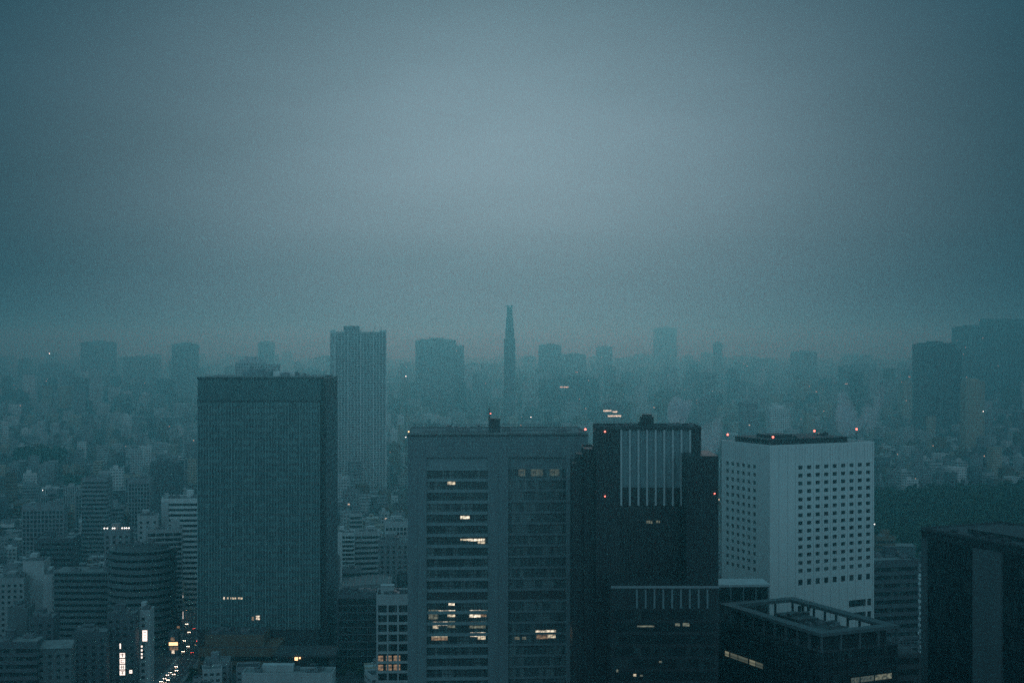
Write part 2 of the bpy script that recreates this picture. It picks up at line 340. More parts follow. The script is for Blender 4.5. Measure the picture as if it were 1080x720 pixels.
# ------------------------------------------------------------------ broad glass slab tower, left
def slab_tower():
    Y = 850.0; x0 = XX(208, Y); h = ZZ(397.5, Y); zc = ZZ(424, Y); W_, D = 73.4, 58.0
    t = thing('office_tower', 'broad dark green glass slab tower with fine window grid and louvred crown, left of centre', 'tower', (x0, Y, 0))
    c = MB(); c.box(.5, W_-.5, .5, D, 0, zc); c.box(W_-.5, W_+3.2, 4.5, D, 0, h-1); c.build('wall', M['stone_dark'], t)
    n = 36; st = (zc-18)/n; me = None; sm = None
    for k in range(n):
        z = 18+k*st
        if me is None:
            a = MB(); a.box(.12, W_-.12, .12, .48, 0, st*.62); me = a.mesh('window_band', M['teal_glass'])
            b = MB(); b.box(.02, W_-.02, .0, .49, 0, st*.36); sm = b.mesh('spandrel', M['slate_dark'])
        link('window_band', me, t, (0, 0, z+st*.37)); link('spandrel', sm, t, (0, 0, z))
    f = MB(); nf = 44
    for i in range(nf):
        x = .2+(W_-.4)*i/(nf-1); wd = .30 if i % 4 else .5; f.box(x-wd/2, x+wd/2, -.22, .0, 18, zc-.1)
    f.build('mullion_rows', M['fin'], t)
    s = MB()                                                                # side wall right of the shadow gap: grid of piers
    for i in range(10):
        y = 6+i*(D-7)/9; s.box(W_+3.2, W_+3.5, y-.8, y+.8, 0, h-14)
    for k in range(36): s.box(W_+3.2, W_+3.4, 5, D, 18+k*st, 18+k*st+.9)
    s.build('side_panel', M['stone_mid'], t)
    cr = MB(); cr.box(.0, W_, .0, D, zc, zc+1.2, 1); cr.box(.3, W_-.3, .3, D, zc+1.2, h-1.3)
    for i in range(60): x = .4+(W_-.8)*i/59; cr.box(x-.14, x+.14, -.05, .3, zc+1.2, h-1.3)
    for i in range(44): y = .6+(D-1.2)*i/43; cr.box(W_-.3, W_+.05, y-.14, y+.14, zc+1.2, h-1.3)
    cr.box(-.12, W_+.12, -.12, D+.1, h-1.3, h, 1); cr.build('crown', [M['crown'], M['metal_dark']], t)
    r = MB(); r.box(.3, W_-.3, .3, D-.3, h, h+.06); r.build('roof', M['roof'], t)
    px = lambda p: XX(p, Y+22)-x0
    p = MB(); a, b = px(256), px(286); hz_ = ZZ(391.5, Y+22); p.box(a, b, 20, 40, h, hz_); p.box(a+3, b-6, 22, 36, hz_, hz_+1.4)
    p.build('plant_house', M['louvre'], t)
    roof_clutter(t, b+1, W_-6, 10, 40, h+.06, 5, rng, size=.9); mast(t, a+4, 30, hz_, 3.5)
    q = MB(); q.box(b+2, b+15, 18, 24, h+.1, h+3.0); q.build('cooling_unit', M['hotel_tile'], t)
    pxf = lambda p: XX(p, Y)-x0
    for p0, p1, py, ht, mt in ((235, 237, 630.5, 1.5, 'lit_bright'), (239.5, 241, 630.5, 1.2, 'lit'), (243, 249, 630.5, 1.1, 'lit'), (251, 256, 630.5, 1.1, 'lit'),
                               (265, 268, 652, 2.2, 'lit_warm'), (270, 274, 651, 2.4, 'lit_bright'), (256, 258, 663, 1.5, 'lit'), (262, 266, 663, .9, 'lit'), (271, 277, 663, 1.0, 'lit_bright')):
        boxlit(t, 'glowing_window', pxf(p0), pxf(p1), ZZ(py, Y)-ht/2, ZZ(py, Y)+ht/2, mt, y=-.05)
    register(t, 0, W_+3.5, 0, D, h, 'glass slab tower')
slab_tower()

def slab_podium():
    Y = 815.0; x0 = XX(209, Y); W_ = XX(292, Y)-x0; h = ZZ(672, Y); D = 30
    t = thing('podium_building', 'low brown podium with stepped dark terraces at the foot of the glass slab tower', 'building', (x0, Y, 0))
    b = MB(); b.box(0, W_, 0, D, 0, h-7); b.box(2, W_-9, 8, D, h-7, h); parapet(b, 0, W_, 0, D, h-7, .9); b.build('wall', M['brown'], t)
    r = MB(); r.box(2.3, W_-9.3, 8.3, D-.3, h, h+.06); r.box(.4, W_-.4, .4, 7.9, h-6.98, h-6.9); r.build('roof', M['roof_dark'], t)
    for k in range(2):
        g_ = MB(); g_.box(1, W_-1, -.04, .1, 2.2+5*k, 4.6+5*k); g_.build('window_band', M['glass_dim'], t)
    roof_clutter(t, 3, W_-11, 10, D-3, h+.06, 5, rng)
    register(t, 0, W_, 0, D, h, 'brown podium')
    # low hall with a lamp by its door
    Y = 800.0; x0 = XX(290, Y); W_ = XX(352, Y)-x0; h = ZZ(690, Y)
    t = thing('entrance_hall', 'low dark hall with one warm lamp beside the brown podium', 'hall', (x0, Y, 0))
    b = MB(); b.box(0, W_, 0, 24, 0, h-1); b.box(-.8, W_+.8, -1.6, 24.6, h-1, h); b.build('wall', M['stone_dark'], t)
    d = MB(); d.box(3, W_-3, -.06, .05, .4, h-2); d.build('glazing', M['glass_dim'], t)
    cx = XX(313, Y)-x0
    for dx, s in ((0, .9), (2.0, .45)):
        l = MB(); l.cyl(cx+dx, -1.9, s, h-1-s*1.8, h-1, 10); l.build('wall_lamp', M['warm_lamp'], t)
    register(t, 0, W_, -2, 24, h)
slab_podium()

# ------------------------------------------------------------------ centre office block with two recessed bays
def centre_block():
    Y = 540.0; x0 = XX(430, Y); h = ZZ(458.5, Y); D = 40.0; st = 4.2; a = R(2.5)
    t = thing('office_block', 'wide grey stone office block with two recessed window bays and scattered lit floors, centre', 'tower', (x0, Y, 0), a)
    u = lambda px: ((px-540)/F*Y-x0)*1.0/(cos(a)-(px-540)/F*sin(a))
    W_ = u(620); b1, b2, b3, b4 = u(450), u(514.5), u(536), u(597); zt = ZZ(482.5, Y)
    m = MB(); m.box(0, W_, 1.6, D, 0, h-.01)
    m.box(0, b1, 0, 1.6, 0, zt); m.box(b2, b3, 0, 1.6, 0, zt); m.box(b4, W_, 0, 1.6, 0, zt); m.box(0, W_, -.004, 1.6, zt, h-.6)
    m.box(-.15, W_+.15, -.2, D+.15, h-.6, h, 1)
    for px in (440, 525.5, 606): m.box(u(px)-.05, u(px)+.05, -.012, 0, 0, zt, 1)
    for k in range(6): m.box(0, W_, -.014, -.004, zt+.3+k*1.35, zt+.36+k*1.35, 1)
    m.build('wall', [M['stone_mid'], M['stone_dark']], t)
    rf = MB(); rf.box(.2, W_-.2, .2, D-.2, h, h+.07); parapet(rf, 0.05, W_-.05, .05, D, h+.02, .7, .3); rf.build('roof', [M['roof']], t)
    ph = MB(); p0, p1 = u(516.5), u(528.5); ph.box(p0, p1, 12, 17, h, h+5.0); ph.box(p0-.2, p1+.2, 11.8, 17.2, h+5, h+5.4); ph.build('stair_house', M['stone_dark'], t)
    # bays: pale spandrels and dark window bands, each its own part
    z0 = 137.9; ks = [k for k in range(-2, 33)]
    mech = lambda z: 92.6 < z < 98.8
    for (ua, ub, style) in ((b1, b2, 0), (b3, b4, 1)):
        ln = ub-ua; s_me = g_me = None
        for k in ks:
            zs = z0-st*k
            if zs < 2: continue
            if style == 0:
                if s_me is None:
                    s = MB(); s.box(0, ln, .35, 1.59, -1.15, 0); s_me = s.mesh('spandrel', M['louvre'])
                    gm = MB(); gm.box(.02, ln-.02, 1.1, 1.58, -st+.02, -1.17)
                    for i in range(1, 17): gm.box(ln*i/17-.07, ln*i/17+.07, .95, 1.1, -st+.02, -1.17, 1)
                    gm.box(.02, ln-.02, .9, 1.1, -st+1.1, -st+1.3, 1); g_me = gm.mesh('window_band', [M['block_glass'], M['stone_dark']])
            else:
                if s_me is None or k == 0:
                    s = MB(); s.box(0, ln, .55, 1.59, -.85, 0, 0)
                    s_me = s.mesh('spandrel', M['stone_mid'])
                    gm = MB(); gm.box(.02, ln-.02, .95, 1.58, -st+.02, -.87)
                    for i in range(1, 15): gm.box(ln*i/15-.05, ln*i/15+.05, .8, .95, -st+.02, -.87, 1)
                    for j in range(4): gm.box(.02, ln-.02, .78, .95, -st+.5+j*.75, -st+.6+j*.75, 1)
                    g_me = gm.mesh('window_band', [M['block_glass'], M['stone_mid']])
            if zs > zt: continue
            link('spandrel', s_me, t, (ua, 0, zs))
            if mech(zs):
                b = MB(); b.box(.02, ln-.02, .6, 1.58, -st+.02, -.88); b.build('service_floor', M['stone_dark'], t, (ua, 0, zs))
            else: link('window_band', g_me, t, (ua, 0, zs))
        b = MB(); b.box(0, ln, .7, 1.59, z0+st*1.0+.05, zt, 0); b.build('louvre_panel', M['louvre'] if style == 0 else M['stone_mid'], t, (ua, 0, 0))
    Z = lambda py: ZZ(py, Y+2)
    glow_panes = [(472, 480, 509, 1.0, 'lit'), (485.5, 495.5, 545.3, .9, 'lit_bright'), (485.5, 494, 568.8, .5, 'lit'), (494, 511.5, 569.2, .8, 'lit_bright'), (504, 511.5, 572, .6, 'lit'), (454, 512, 485.8, 1.3, 'lit_off'),
            (452, 463, 633, .9, 'lit_dim'), (463, 479.5, 633, 1.0, 'lit_bright'), (473, 479.5, 636.6, .8, 'lit_bright'), (452, 462, 647.5, 3.0, 'lit_dim'), (462, 480, 645, 1.2, 'lit_bright'), (472, 480, 648.8, .7, 'lit'),
            (495, 507, 645, 1.2, 'lit_bright'), (495, 507, 649.2, .9, 'lit_bright'), (507, 514, 645, .9, 'lit'), (507, 513, 649, .7, 'lit_warm'),
            (456.5, 472, 657, 1.2, 'lit_bright'), (472, 480, 658, 2.0, 'lit_dim'), (456.5, 462, 660.8, .8, 'lit'), (486, 495, 657, 1.0, 'lit_dim'), (495, 512, 657, 1.0, 'lit'), (495, 512, 660.8, .8, 'lit_dim'),
            (455, 472, 669.5, 1.0, 'lit'), (455, 472, 673, .9, 'lit_warm'), (485.5, 497, 668.8, .8, 'lit_dim'), (496, 512, 668.8, 1.3, 'lit_bright'), (504, 512, 672.5, .9, 'lit'),
            (565, 586.5, 666.8, 1.2, 'lit_bright'), (566, 578, 670.5, 2.0, 'lit_warm'), (578, 586, 670.5, 1.6, 'lit'), (543, 548, 673, .8, 'lit_dim'), (551, 555, 673, .8, 'lit_dim'),
            (547, 554, 498, 2.3, 'faint_glow'), (560, 573, 498, 2.3, 'faint_glow'), (580, 590, 498, 2.2, 'faint_glow')]  # this row: unlit pale panes, their paleness put in as a faint glow
    for p0, p1, py, ht, mt in glow_panes:
        if mt == 'lit_off': continue
        boxlit(t, 'glowing_window', u(p0), u(p1), Z(py)-ht*.62, Z(py)+ht*.62, mt, y=.885 if p0 > 530 else 1.03, t=.05)
    red_light(t, u(431), .5, h-.2, 1.2, .28, 'warm_lamp'); red_light(t, u(617.5), .6, h, 1.6, .4)
    mast(t, p0-1+u(518)-u(547)*0-u(518), 12, h, 1) if False else None
    mm = MB(); x = u(517); mm.bar((x, 13, h), (x, 13, h+9.5), .14); mm.bar((x-.7, 13, h+7.5), (x+.7, 13, h+7.5), .08); mm.bar((x-.5, 13, h+6), (x+.5, 13, h+6), .08); mm.build('antenna', M['metal_dark'], t)
    red_light(t, u(517)+.5, 13, h+6.4, .8, .22, 'red_lamp')
    roof_clutter(t, 4, u(510), 6, D-4, h+.07, 5, rng, size=.7); roof_clutter(t, u(530), W_-3, 8, D-4, h+.07, 4, rng, size=.6)
    rl = MB()
    for (xa, ya, xb, yb) in ((1.5, 1.2, W_-1.5, 1.2), (1.5, D-1.2, W_-1.5, D-1.2)):
        rl.bar((xa, ya, h+1.9), (xb, yb, h+1.9), .05); rl.bar((xa, ya, h+1.4), (xb, yb, h+1.4), .04)
        for i in range(40): x = xa+(xb-xa)*i/39; rl.bar((x, ya, h), (x, ya, h+1.9), .045)
    rl.build('roof_rail', M['metal'], t)
    pr = MB()
    for i in range(3): pr.bar((5, 14+i*.5, h+.5), (u(514), 14+i*.5, h+.5), .14); pr.bar((u(532), 20+i*.5, h+.5), (W_-5, 20+i*.5, h+.5), .14)
    pr.build('pipe_run', M['metal'], t)
    register(t, 0, W_, 0, D, h, 'central block')
centre_block()

# ------------------------------------------------------------------ dark stepped core tower between the two
def dark_core():
    Y = 506.0; x0 = XX(604, Y)
    t = thing('stepped_tower', 'black stepped service tower wedged between the central block and the ribbed tower', 'tower', (x0, Y, 0))
    X = lambda px: XX(px, Y)-x0
    b = MB(); b.box(0, X(616), 2, 22, 0, ZZ(489, Y)); b.box(X(616), X(628), 0, 22, 0, ZZ(475.5, Y)); b.box(X(609), X(616), 6, 18, ZZ(489, Y), ZZ(480, Y)); b.build('wall', M['black_stone'], t)
    v = MB()
    for px in (606, 608.5, 612, 618, 621, 625): v.box(X(px)-.12, X(px)+.12, -.12 if px > 616 else 1.88, 2 if px < 616 else 0, 0, ZZ(492 if px < 616 else 479, Y))
    for k in range(1): v.box(X(604), X(616), 1.7, 2, ZZ(500.5, Y), ZZ(499, Y))
    v.build('ribs', M['stone_dark'], t)
    r = MB(); parapet(r, X(616)-.05, X(628)+.05, -.05, 22, ZZ(475.5, Y)-.01, .8, .3); r.build('parapet', M['metal_dark'], t)
    register(t, 0, X(628), 0, 22, ZZ(475.5, Y))
dark_core()

# ------------------------------------------------------------------ ribbed tower
def ribbed_tower():
    Y = 500.0; x0 = XX(628.5, Y); h = ZZ(451.5, Y); D = 18
    t = thing('ribbed_tower', 'dark granite tower with pale vertical ribs under its roof and a lower right wing', 'tower', (x0, Y, 0))
    X = lambda px: XX(px, Y)-x0; Z = lambda py: ZZ(py, Y)
    W_ = X(739.5); pa, pb = X(654), X(729)
    m = MB(); m.box(0, W_, 1.2, D, 0, h-.5); m.box(0, pa, 0, 1.2, Z(700), h-.5); m.box(pb, W_, .15, 1.2, Z(480), h-.5); m.box(-.1, W_+.1, -.1, D+.1, h-.5, h)
    m.box(X(642), X(643), -.12, 0, Z(620), h-.6); m.build('wall', M['black_stone'], t)
    l = MB(); l.box(pa+.01, pb-.01, .7, 1.19, Z(514), h-.52); l.build('louvre_panel', M['louvre'], t)
    rb = None
    for i in range(9):
        if rb is None:
            r = MB(); r.box(-.32, .32, -.35, .69, Z(533), h-.55); rb = r.mesh('rib', M['pale grey'])
        link('rib', rb, t, (pa+.4+i*(pb-pa-.8)/8, 0, 0))
    tw = MB(); tw.box(pa+.01, pb-.01, .75, 1.19, Z(533), Z(514)-.01); tw.build('top_glazing', M['glass_dim'], t)
    n = 22; st = (Z(534)-Z(616))/n*1.0; st = 3.9; gm = sp_ = None; k = 0; z = Z(534)
    while z-st > 6:
        if gm is None:
            a = MB(); a.box(pa-2.5, W_-.02, .45, 1.18, .9, st-.02); gm = a.mesh('window_band', M['glass_dim'])
            b = MB(); b.box(pa-2.5, W_, .3, 1.19, 0, .88); sp_ = b.mesh('spandrel', M['black_stone'])
        link('window_band', gm, t, (0, 0, z-st)); link('spandrel', sp_, t, (0, 0, z-st)); z -= st
    v = MB()
    for i in range(34): x = pa-2.2+i*(W_-pa+2)/33; v.box(x-.09, x+.09, -.05, .29, Z(616), Z(535))
    v.build('mullion_rows', M['stone_dark'], t)
    for p0, p1, py, ht, mt in ((682, 688, 550.3, 1.0, 'lit_dim'), (692, 696, 550, .8, 'lit_dim')): boxlit(t, 'glowing_window', X(p0), X(p1), Z(py)-ht/2, Z(py)+ht/2, mt, y=.2)
    rf = MB(); rf.box(.2, W_-.2, .2, D-.2, h, h+.06); parapet(rf, 0, W_, 0, D, h+.01, .7, .3); rf.build('roof', M['roof_dark'], t)
    ph = MB(); a, b = X(678), X(691.5); ph.box(a, b, 7, 12, h, Z(440.5)); ph.box(a+.6, b-.6, 7.5, 11.5, Z(440.5), Z(438)); ph.box(a-.5, a, 8, 11, h, Z(446)); ph.build('plant_house', M['black_stone'], t)
    mast(t, X(720), 8, h, 2.6, .08, 1)
    roof_clutter(t, X(694), X(736), 6, D-2, h+.06, 4, rng, size=.45); roof_clutter(t, X(640), X(674), 6, D-4, h+.06, 3, rng, size=.45)
    # right wing
    wx0, wx1, zw = XX(724, Y-14)-x0, XX(757.5, Y-14)-x0, ZZ(480.6, Y-14)
    wg = MB(); wg.box(wx0, wx1, -14, 12, 0, zw-.4); wg.box(wx0-.1, wx1+.1, -14.1, 12, zw-.4, zw)
    for i in range(10): x = wx0+.3+i*(wx1-wx0-.6)/9; wg.box(x-.13, x+.13, -14.25, -14, 60, zw-1)
    for i in range(7): y = -13+i*3.6; wg.box(wx1, wx1+.2, y-.13, y+.13, 60, zw-1)
    wing = wg.build('wing', M['black_stone'], t)
    gl_ = None
    # base block with short pale fins
    bx0, bx1 = XX(645, Y-22)-x0, XX(757.5, Y-22)-x0; zb = ZZ(617, Y-22)
    bb = MB(); bb.box(bx0, bx1, -22, 16, 0, zb-1.2); bb.box(bx0-.2, bx1+.2, -22.3, 16, zb-1.2, zb); bb.build('base_block', M['black_stone'], t)
    cap = MB(); cap.box(bx0-.25, bx1+.25, -22.42, -22.3, zb-.9, zb-.1); cap.build('cornice', M['grey'], t)
    fm = None
    for i in range(9):
        if fm is None:
            f = MB(); f.box(-.3, .3, -22.7, -22, zb-7.6, zb-1.25); fm = f.mesh('fin', M['stone_mid'])
        x = XX(671.5+9.3*i, Y-22)-x0; link('fin', fm, t, (x, 0, 0))
    gb = None
    for k in range(18):
        z = zb-8.2-4.1*(k+1)
        if z < 4: break
        if gb is None:
            g_ = MB(); g_.box(bx0+1, bx1-1, -22.05, -21.9, .9, 3.9); gb = g_.mesh('window_band', M['glass_dim'])
        link('window_band', gb, t, (0, 0, z))
    Yb = Y-22; XB = lambda p: XX(p, Yb)-x0; ZB = lambda p: ZZ(p, Yb)
    for p0, p1, py, ht, mt in ((712, 717, 658.3, .9, 'lit_dim'), (720, 727, 658.2, 1.1, 'lit_dim'), (672, 690, 660, .5, 'lit_dim'), (668, 671, 711.5, .8, 'lit'), (675, 678, 712, .5, 'lit_dim'), (650, 652, 707, .9, 'lit_dim'), (695, 698, 697.5, .6, 'lit_dim')):
        boxlit(t, 'glowing_window', XB(p0), XB(p1), ZB(py)-ht/2, ZB(py)+ht/2, mt, y=-22.12)
    red_light(t, X(638), -.35, Z(455)-1.4, 1.2, .3); red_light(t, X(638), -.35, Z(523)-1.2, 1.0, .26); red_light(t, XX(753.5, Y-14)-x0, -14.5, ZZ(520, Y-14)-1.2, 1.0, .24)
    register(t, 0, W_, -2, D, h, 'ribbed tower'); register(t, wx0, wx1, -22, 20, zw)
ribbed_tower()

# ------------------------------------------------------------------ pale hotel tower
HA = R(25.6)
def hotel():
    ox, oy = XX(812, 575), 575.0; h = ZZ(470.5, 575); WX, WY = 53.2, 35.4
    t = thing('hotel_tower', 'pale grey tower with rows of small square windows and a blank corner, right of centre', 'hotel', (ox, oy, 0), HA)
    core = MB(); core.box(.8, WX-.8, .8, WY-.8, 0, h-4.5); core.build('core', M['stone_dark'], t)
    rows = [(138.5-3.25*k) for k in range(14)]
    ov = [(z-.78, z+.78) for z in rows]+[(138.5-3.25*13-5.9, 138.5-3.25*13-3.5)]
    cu = [15.2+4.36*i for i in range(9)]; ou = [(c-1.1, c+1.1) for c in cu]
    cv = [10.8+3.9*i for i in range(6)]
    w_ = MB(); z_bot = 84.0
    T, ln = face_T('front', 0, WX, 0, WY); grid_wall(w_, T, ln, z_bot, h, ou, ov, .8)
    T2, ln2 = face_T('left', 0, WX, 0, WY); ou2 = [(WY-c-1.0, WY-c+1.0) for c in cv]; grid_wall(w_, T2, ln2-.8, z_bot, h, ou2, ov[:-1], .8)
    w_.box(WX-.8, WX, .8, WY, z_bot, h); w_.box(0, WX-.8, WY-.8, WY, z_bot, h)
    # lower storeys
    ov3 = [(79.3, 82.2), (73.9, 77.0)]
    grid_wall(w_, T, ln, 0, z_bot, [(13.8, 15.9), (18.4, 20.2), (40.0, 48.8), (49.6, 51.7)], ov3, .8)
    w_.box(0, .8, .8, WY, 0, z_bot); w_.box(WX-.8, WX, .8, WY, 0, z_bot); w_.box(.8, WX-.8, WY-.8, WY, 0, z_bot)
    w_.build('wall', M['hotel_tile'], t)
    j = MB()                                                                # panel joints, shallow strips
    for i in range(38):
        x = .7+i*(WX-1.4)/37
        j.box(x-.035, x+.035, -.02, 0, h-6.6, h-.3)
    for c in [4.4, 8.8, 12.6]+[a+2.18 for a in cu]: j.box(c-.05, c+.05, -.03, 0, 60, h-.3)
    for i in range(24): y = .7+i*(WY-1.4)/23; j.box(-.02, 0, y-.035, y+.035, h-6.6, h-.3)
    j.build('panel_joints', M['grey'], t)
    def pane(w2, h2): a = MB(); a.box(-w2, w2, 0, .06, -h2, h2); a.box(-w2, w2, -.05, 0, -h2, -h2+.09, 1); a.box(-.04, .04, -.05, 0, -h2+.09, h2, 1); return a.mesh('window', [M['glass'], M['metal_dark']])
    pm = pane(1.09, .77); pm2 = pane(1.09, 1.19); cnt = 0; rest = []
    for zz in rows:
        for c in cu:
            if cnt < 91: link('window', pm, t, (c, .45, zz)); cnt += 1
            else: rest.append(('f', c, zz))
    for c in cu: link('window', pm2, t, (c, .45, 138.5-3.25*13-4.7))
    for zz in rows:
        for c in cv: rest.append(('l', c, zz))
    a = MB()
    for s, c, zz in rest:
        if s == 'f': a.box(c-1.09, c+1.09, .45, .51, zz-.77, zz+.77)
        else: a.box(.45, .51, c-.99, c+.99, zz-.77, zz+.77)
    tag(a.build('window', M['glass'], t), kind='stuff')
    for (u0, u1) in ((13.8, 15.9), (18.4, 20.2), (40.0, 48.8), (49.6, 51.7)):
        for (v0, v1) in ov3: b = MB(); b.box(u0, u1, .5, .6, v0, v1); b.build('lower_window', M['glass'], t)
    rf = MB(); rf.box(.4, WX-.4, .4, WY-.4, h-1.0, h-.9); rf.build('roof', M['roof_dark'], t)
    p = MB(); parapet(p, 0, WX, 0, WY, h, .35, .8); p.build('parapet', M['hotel_tile'], t)
    ph = MB(); ph.box(4, 44, 6, WY-5, h-1, h+1.9); ph.box(3.4, 44.6, 5.4, WY-4.4, h+1.9, h+2.3); ph.box(9, 20, 12, 22, h+2.3, h+3.6); ph.build('plant_house', M['stone_dark'], t)
    roof_clutter(t, 5, 42, 7, WY-8, h+2.3, 5, rng, 'metal_dark', .5)
    for x, y, zt in ((3, WY-1, 2.7), (3.0, 2, 3.6), (33, 14, 4.6), (50.5, 8, 5.2)): red_light(t, x, y, h, zt-.4, .44)
    red_light(t, WX+.3, .1, ZZ(553, 598)-1, 1, .2, 'white_lamp')
    register(t, 0, WX, 0, WY, h, 'pale hotel')
hotel()

# ------------------------------------------------------------------ front building with roof frame on columns
def frame_roof_building():
    ox, oy, a = XX(866, 470), 470.0, R(25.3); zt = ZZ(668, 470); zd = zt-6.4; WX, WY = 33.0, 60.0
    t = thing('roof_frame_building', 'dark low office with an open roof frame on columns in front of the pale hotel', 'building', (ox, oy, 0), a)
    w_ = MB(); w_.box(.4, WX-.4, .4, WY-.4, 0, zd); w_.build('wall', M['black_stone'], t)
    rf = MB(); rf.box(.5, WX-.5, .5, WY-.5, zd, zd+.08); rf.build('roof', M['roof_dark'], t)
    fr = MB(); b = 4.2
    fr.box(0, WX, 0, b, zt-1.1, zt); fr.box(0, WX, WY-b, WY, zt-1.1, zt); fr.box(0, b, b, WY-b, zt-1.1, zt); fr.box(WX-b, WX, b, WY-b, zt-1.1, zt)
    fr.build('roof_frame', M['slate_dark'], t)
    iw = MB(); iw.box(3.2, WX-3.2, 3.2, 3.6, zd, zt-1.13); iw.box(3.2, 3.6, 3.6, WY-3.2, zd, zt-1.13); iw.build('screen_wall', M['black_stone'], t)
    cm = None
    def col(x, y):
        nonlocal cm
        if cm is None: c = MB(); c.box(-.32, .32, -.32, .32, zd, zt-1.12); cm = c.mesh('column', M['slate_dark'])
        link('column', cm, t, (x, y, 0))
    for i in range(5): col(.7+i*(WX-1.4)/4, .7); col(.7+i*(WX-1.4)/4, WY-.7)
    for i in range(1, 9): col(.7, .7+i*(WY-1.4)/9); col(WX-.7, .7+i*(WY-1.4)/9)
    st = 3.9; gf = None
    for k in range(19):
        z = zd-st*(k+1)
        if z < 1: break
        for nm, box in (('window_band', (1, WX-1, .33, .43)), ('window_band', None)):
            m = MB()
            if box: m.box(1, WX-1, .32, .42, 1.1, 3.5)
            else: m.box(.32, .42, 1, WY-1, 1.1, 3.5)
            m.build(nm, M['glass_dim'], t, (0, 0, z))
    v = MB()
    for i in range(29): v.box(.1, .4, 1+i*2.07-.1, 1+i*2.07+.1, 4, zd-.3)
    for i in range(16): v.box(1+i*2.06-.1, 1+i*2.06+.1, .1, .4, 4, zd-.3)
    v.build('mullion_rows', M['metal_dark'], t)
    for y0, y1, mt in ((33, 37, 'lit_dim'), (37.5, 41, 'lit'), (42, 48, 'lit_dim'), (48.5, 53, 'lit_dim'), (54, 56.5, 'lit')):
        m = MB(); m.box(.05, .09, y0, y1, 75.0, 76.8); m.build('glowing_window', M['faint_glow' if mt == 'lit_dim' else 'lit_dim'], t)
    for x0, x1, mt in ((12.5, 16, 'faint_glow'), (16.5, 22, 'faint_glow'), (22.6, 29.6, 'lit_dim')):
        m = MB(); m.box(x0, x1, .05, .09, 75.8, 77.6); m.build('glowing_window', M[mt], t)
    # plant on the roof deck
    e = MB(); e.box(11, 26, 12, 46, zd, zd+3.0); e.box(13, 22, 30, 44, zd+3.0, zd+4.6); e.build('plant_house', M['stone_dark'], t)
    r2 = random.Random(3)
    roof_clutter(t, 3, 11, 4, WY-4, zd+.08, 9, r2, 'metal', .75); roof_clutter(t, 12, 25, 13, 29, zd+3, 6, r2, 'metal', .6); roof_clutter(t, 26, 31, 4, 40, zd+.08, 4, r2, 'roof_pale', .7)
    pp = MB()
    for i in range(4): pp.bar((4+i*.6, 5, zd+.7), (4+i*.6, WY-6, zd+.7), .12)
    pp.build('pipe_run', M['metal'], t)
    rl = MB()
    for x in (2.2, WX-2.2):
        rl.bar((x, 3, zd+1.1), (x, WY-3, zd+1.1), .05)
        for i in range(24): y = 3+(WY-6)*i/23; rl.bar((x, y, zd), (x, y, zd+1.1), .05)
    rl.build('roof_rail', M['metal'], t)
    for i in range(3): fx = MB(); fx.cyl(15+3.4*i, 37, 1.3, zd+4.6, zd+5.5, 14); fx.build('fan_cowl', M['metal_dark'], t)
    register(t, 0, WX, 0, WY, zt, 'roof frame building')
    # lower wing to the right with a scaffold-like screen
    Y = 488.0; x0 = XX(934, Y)
    t = thing('wing_building', 'very dark low wing with an open rail screen right of the roof frame building', 'building', (x0, Y, 0), R(10))
    h = ZZ(690, Y); b = MB(); b.box(0, 13, 0, 30, 0, h); b.build('wall', M['stone_dark'], t)
    s = MB(); hs = h+6
    for i in range(5): s.box(.3+i*3.05-.14, .3+i*3.05+.14, .2, .5, h, hs)
    for z in (h+2, h+4, hs-.15): s.box(.1, 12.9, .1, .2, z, z+.22)
    s.bar((.3, .35, h+.2), (6.4, .35, hs-.4), .1); s.build('rail_screen', M['metal'], t)
    for k in range(8):
        m = MB(); m.box(.8, 12.2, -.05, .05, 0, 2.1); m.build('window_band', M['glass_dim'], t, (0, 0, h-3.5-3.9*k))
    register(t, 0, 13, 0, 30, hs)
    # flat pale canopy block between
    Y = 545.0; x0 = XX(756, Y); W_ = XX(813, Y)-x0; h = ZZ(616.5, Y)
    t = thing('canopy_building', 'low dark glazed block with a thin pale roof edge at the foot of the hotel', 'building', (x0, Y, 0), R(3))
    b = MB(); b.box(.8, W_-.8, .8, 13, 0, h-.9); b.build('wall', M['stone_dark'], t)
    r = MB(); r.box(0, W_, 0, 14, h-.9, h); r.build('roof', M['pale grey'], t)
    gm = MB(); gm.box(1, W_-1, .72, .82, h-6, h-1.3); gm.build('window_band', M['glass_dim'], t)
    c = None
    for i in range(5):
        if c is None: m = MB(); m.box(-.2, .2, .3, .7, 0, h-.92); c = m.mesh('column', M['stone_mid'])
        link('column', c, t, (.6+i*(W_-1.2)/4, 0, 0))
    register(t, 0, W_, 0, 13, h)
frame_roof_building()

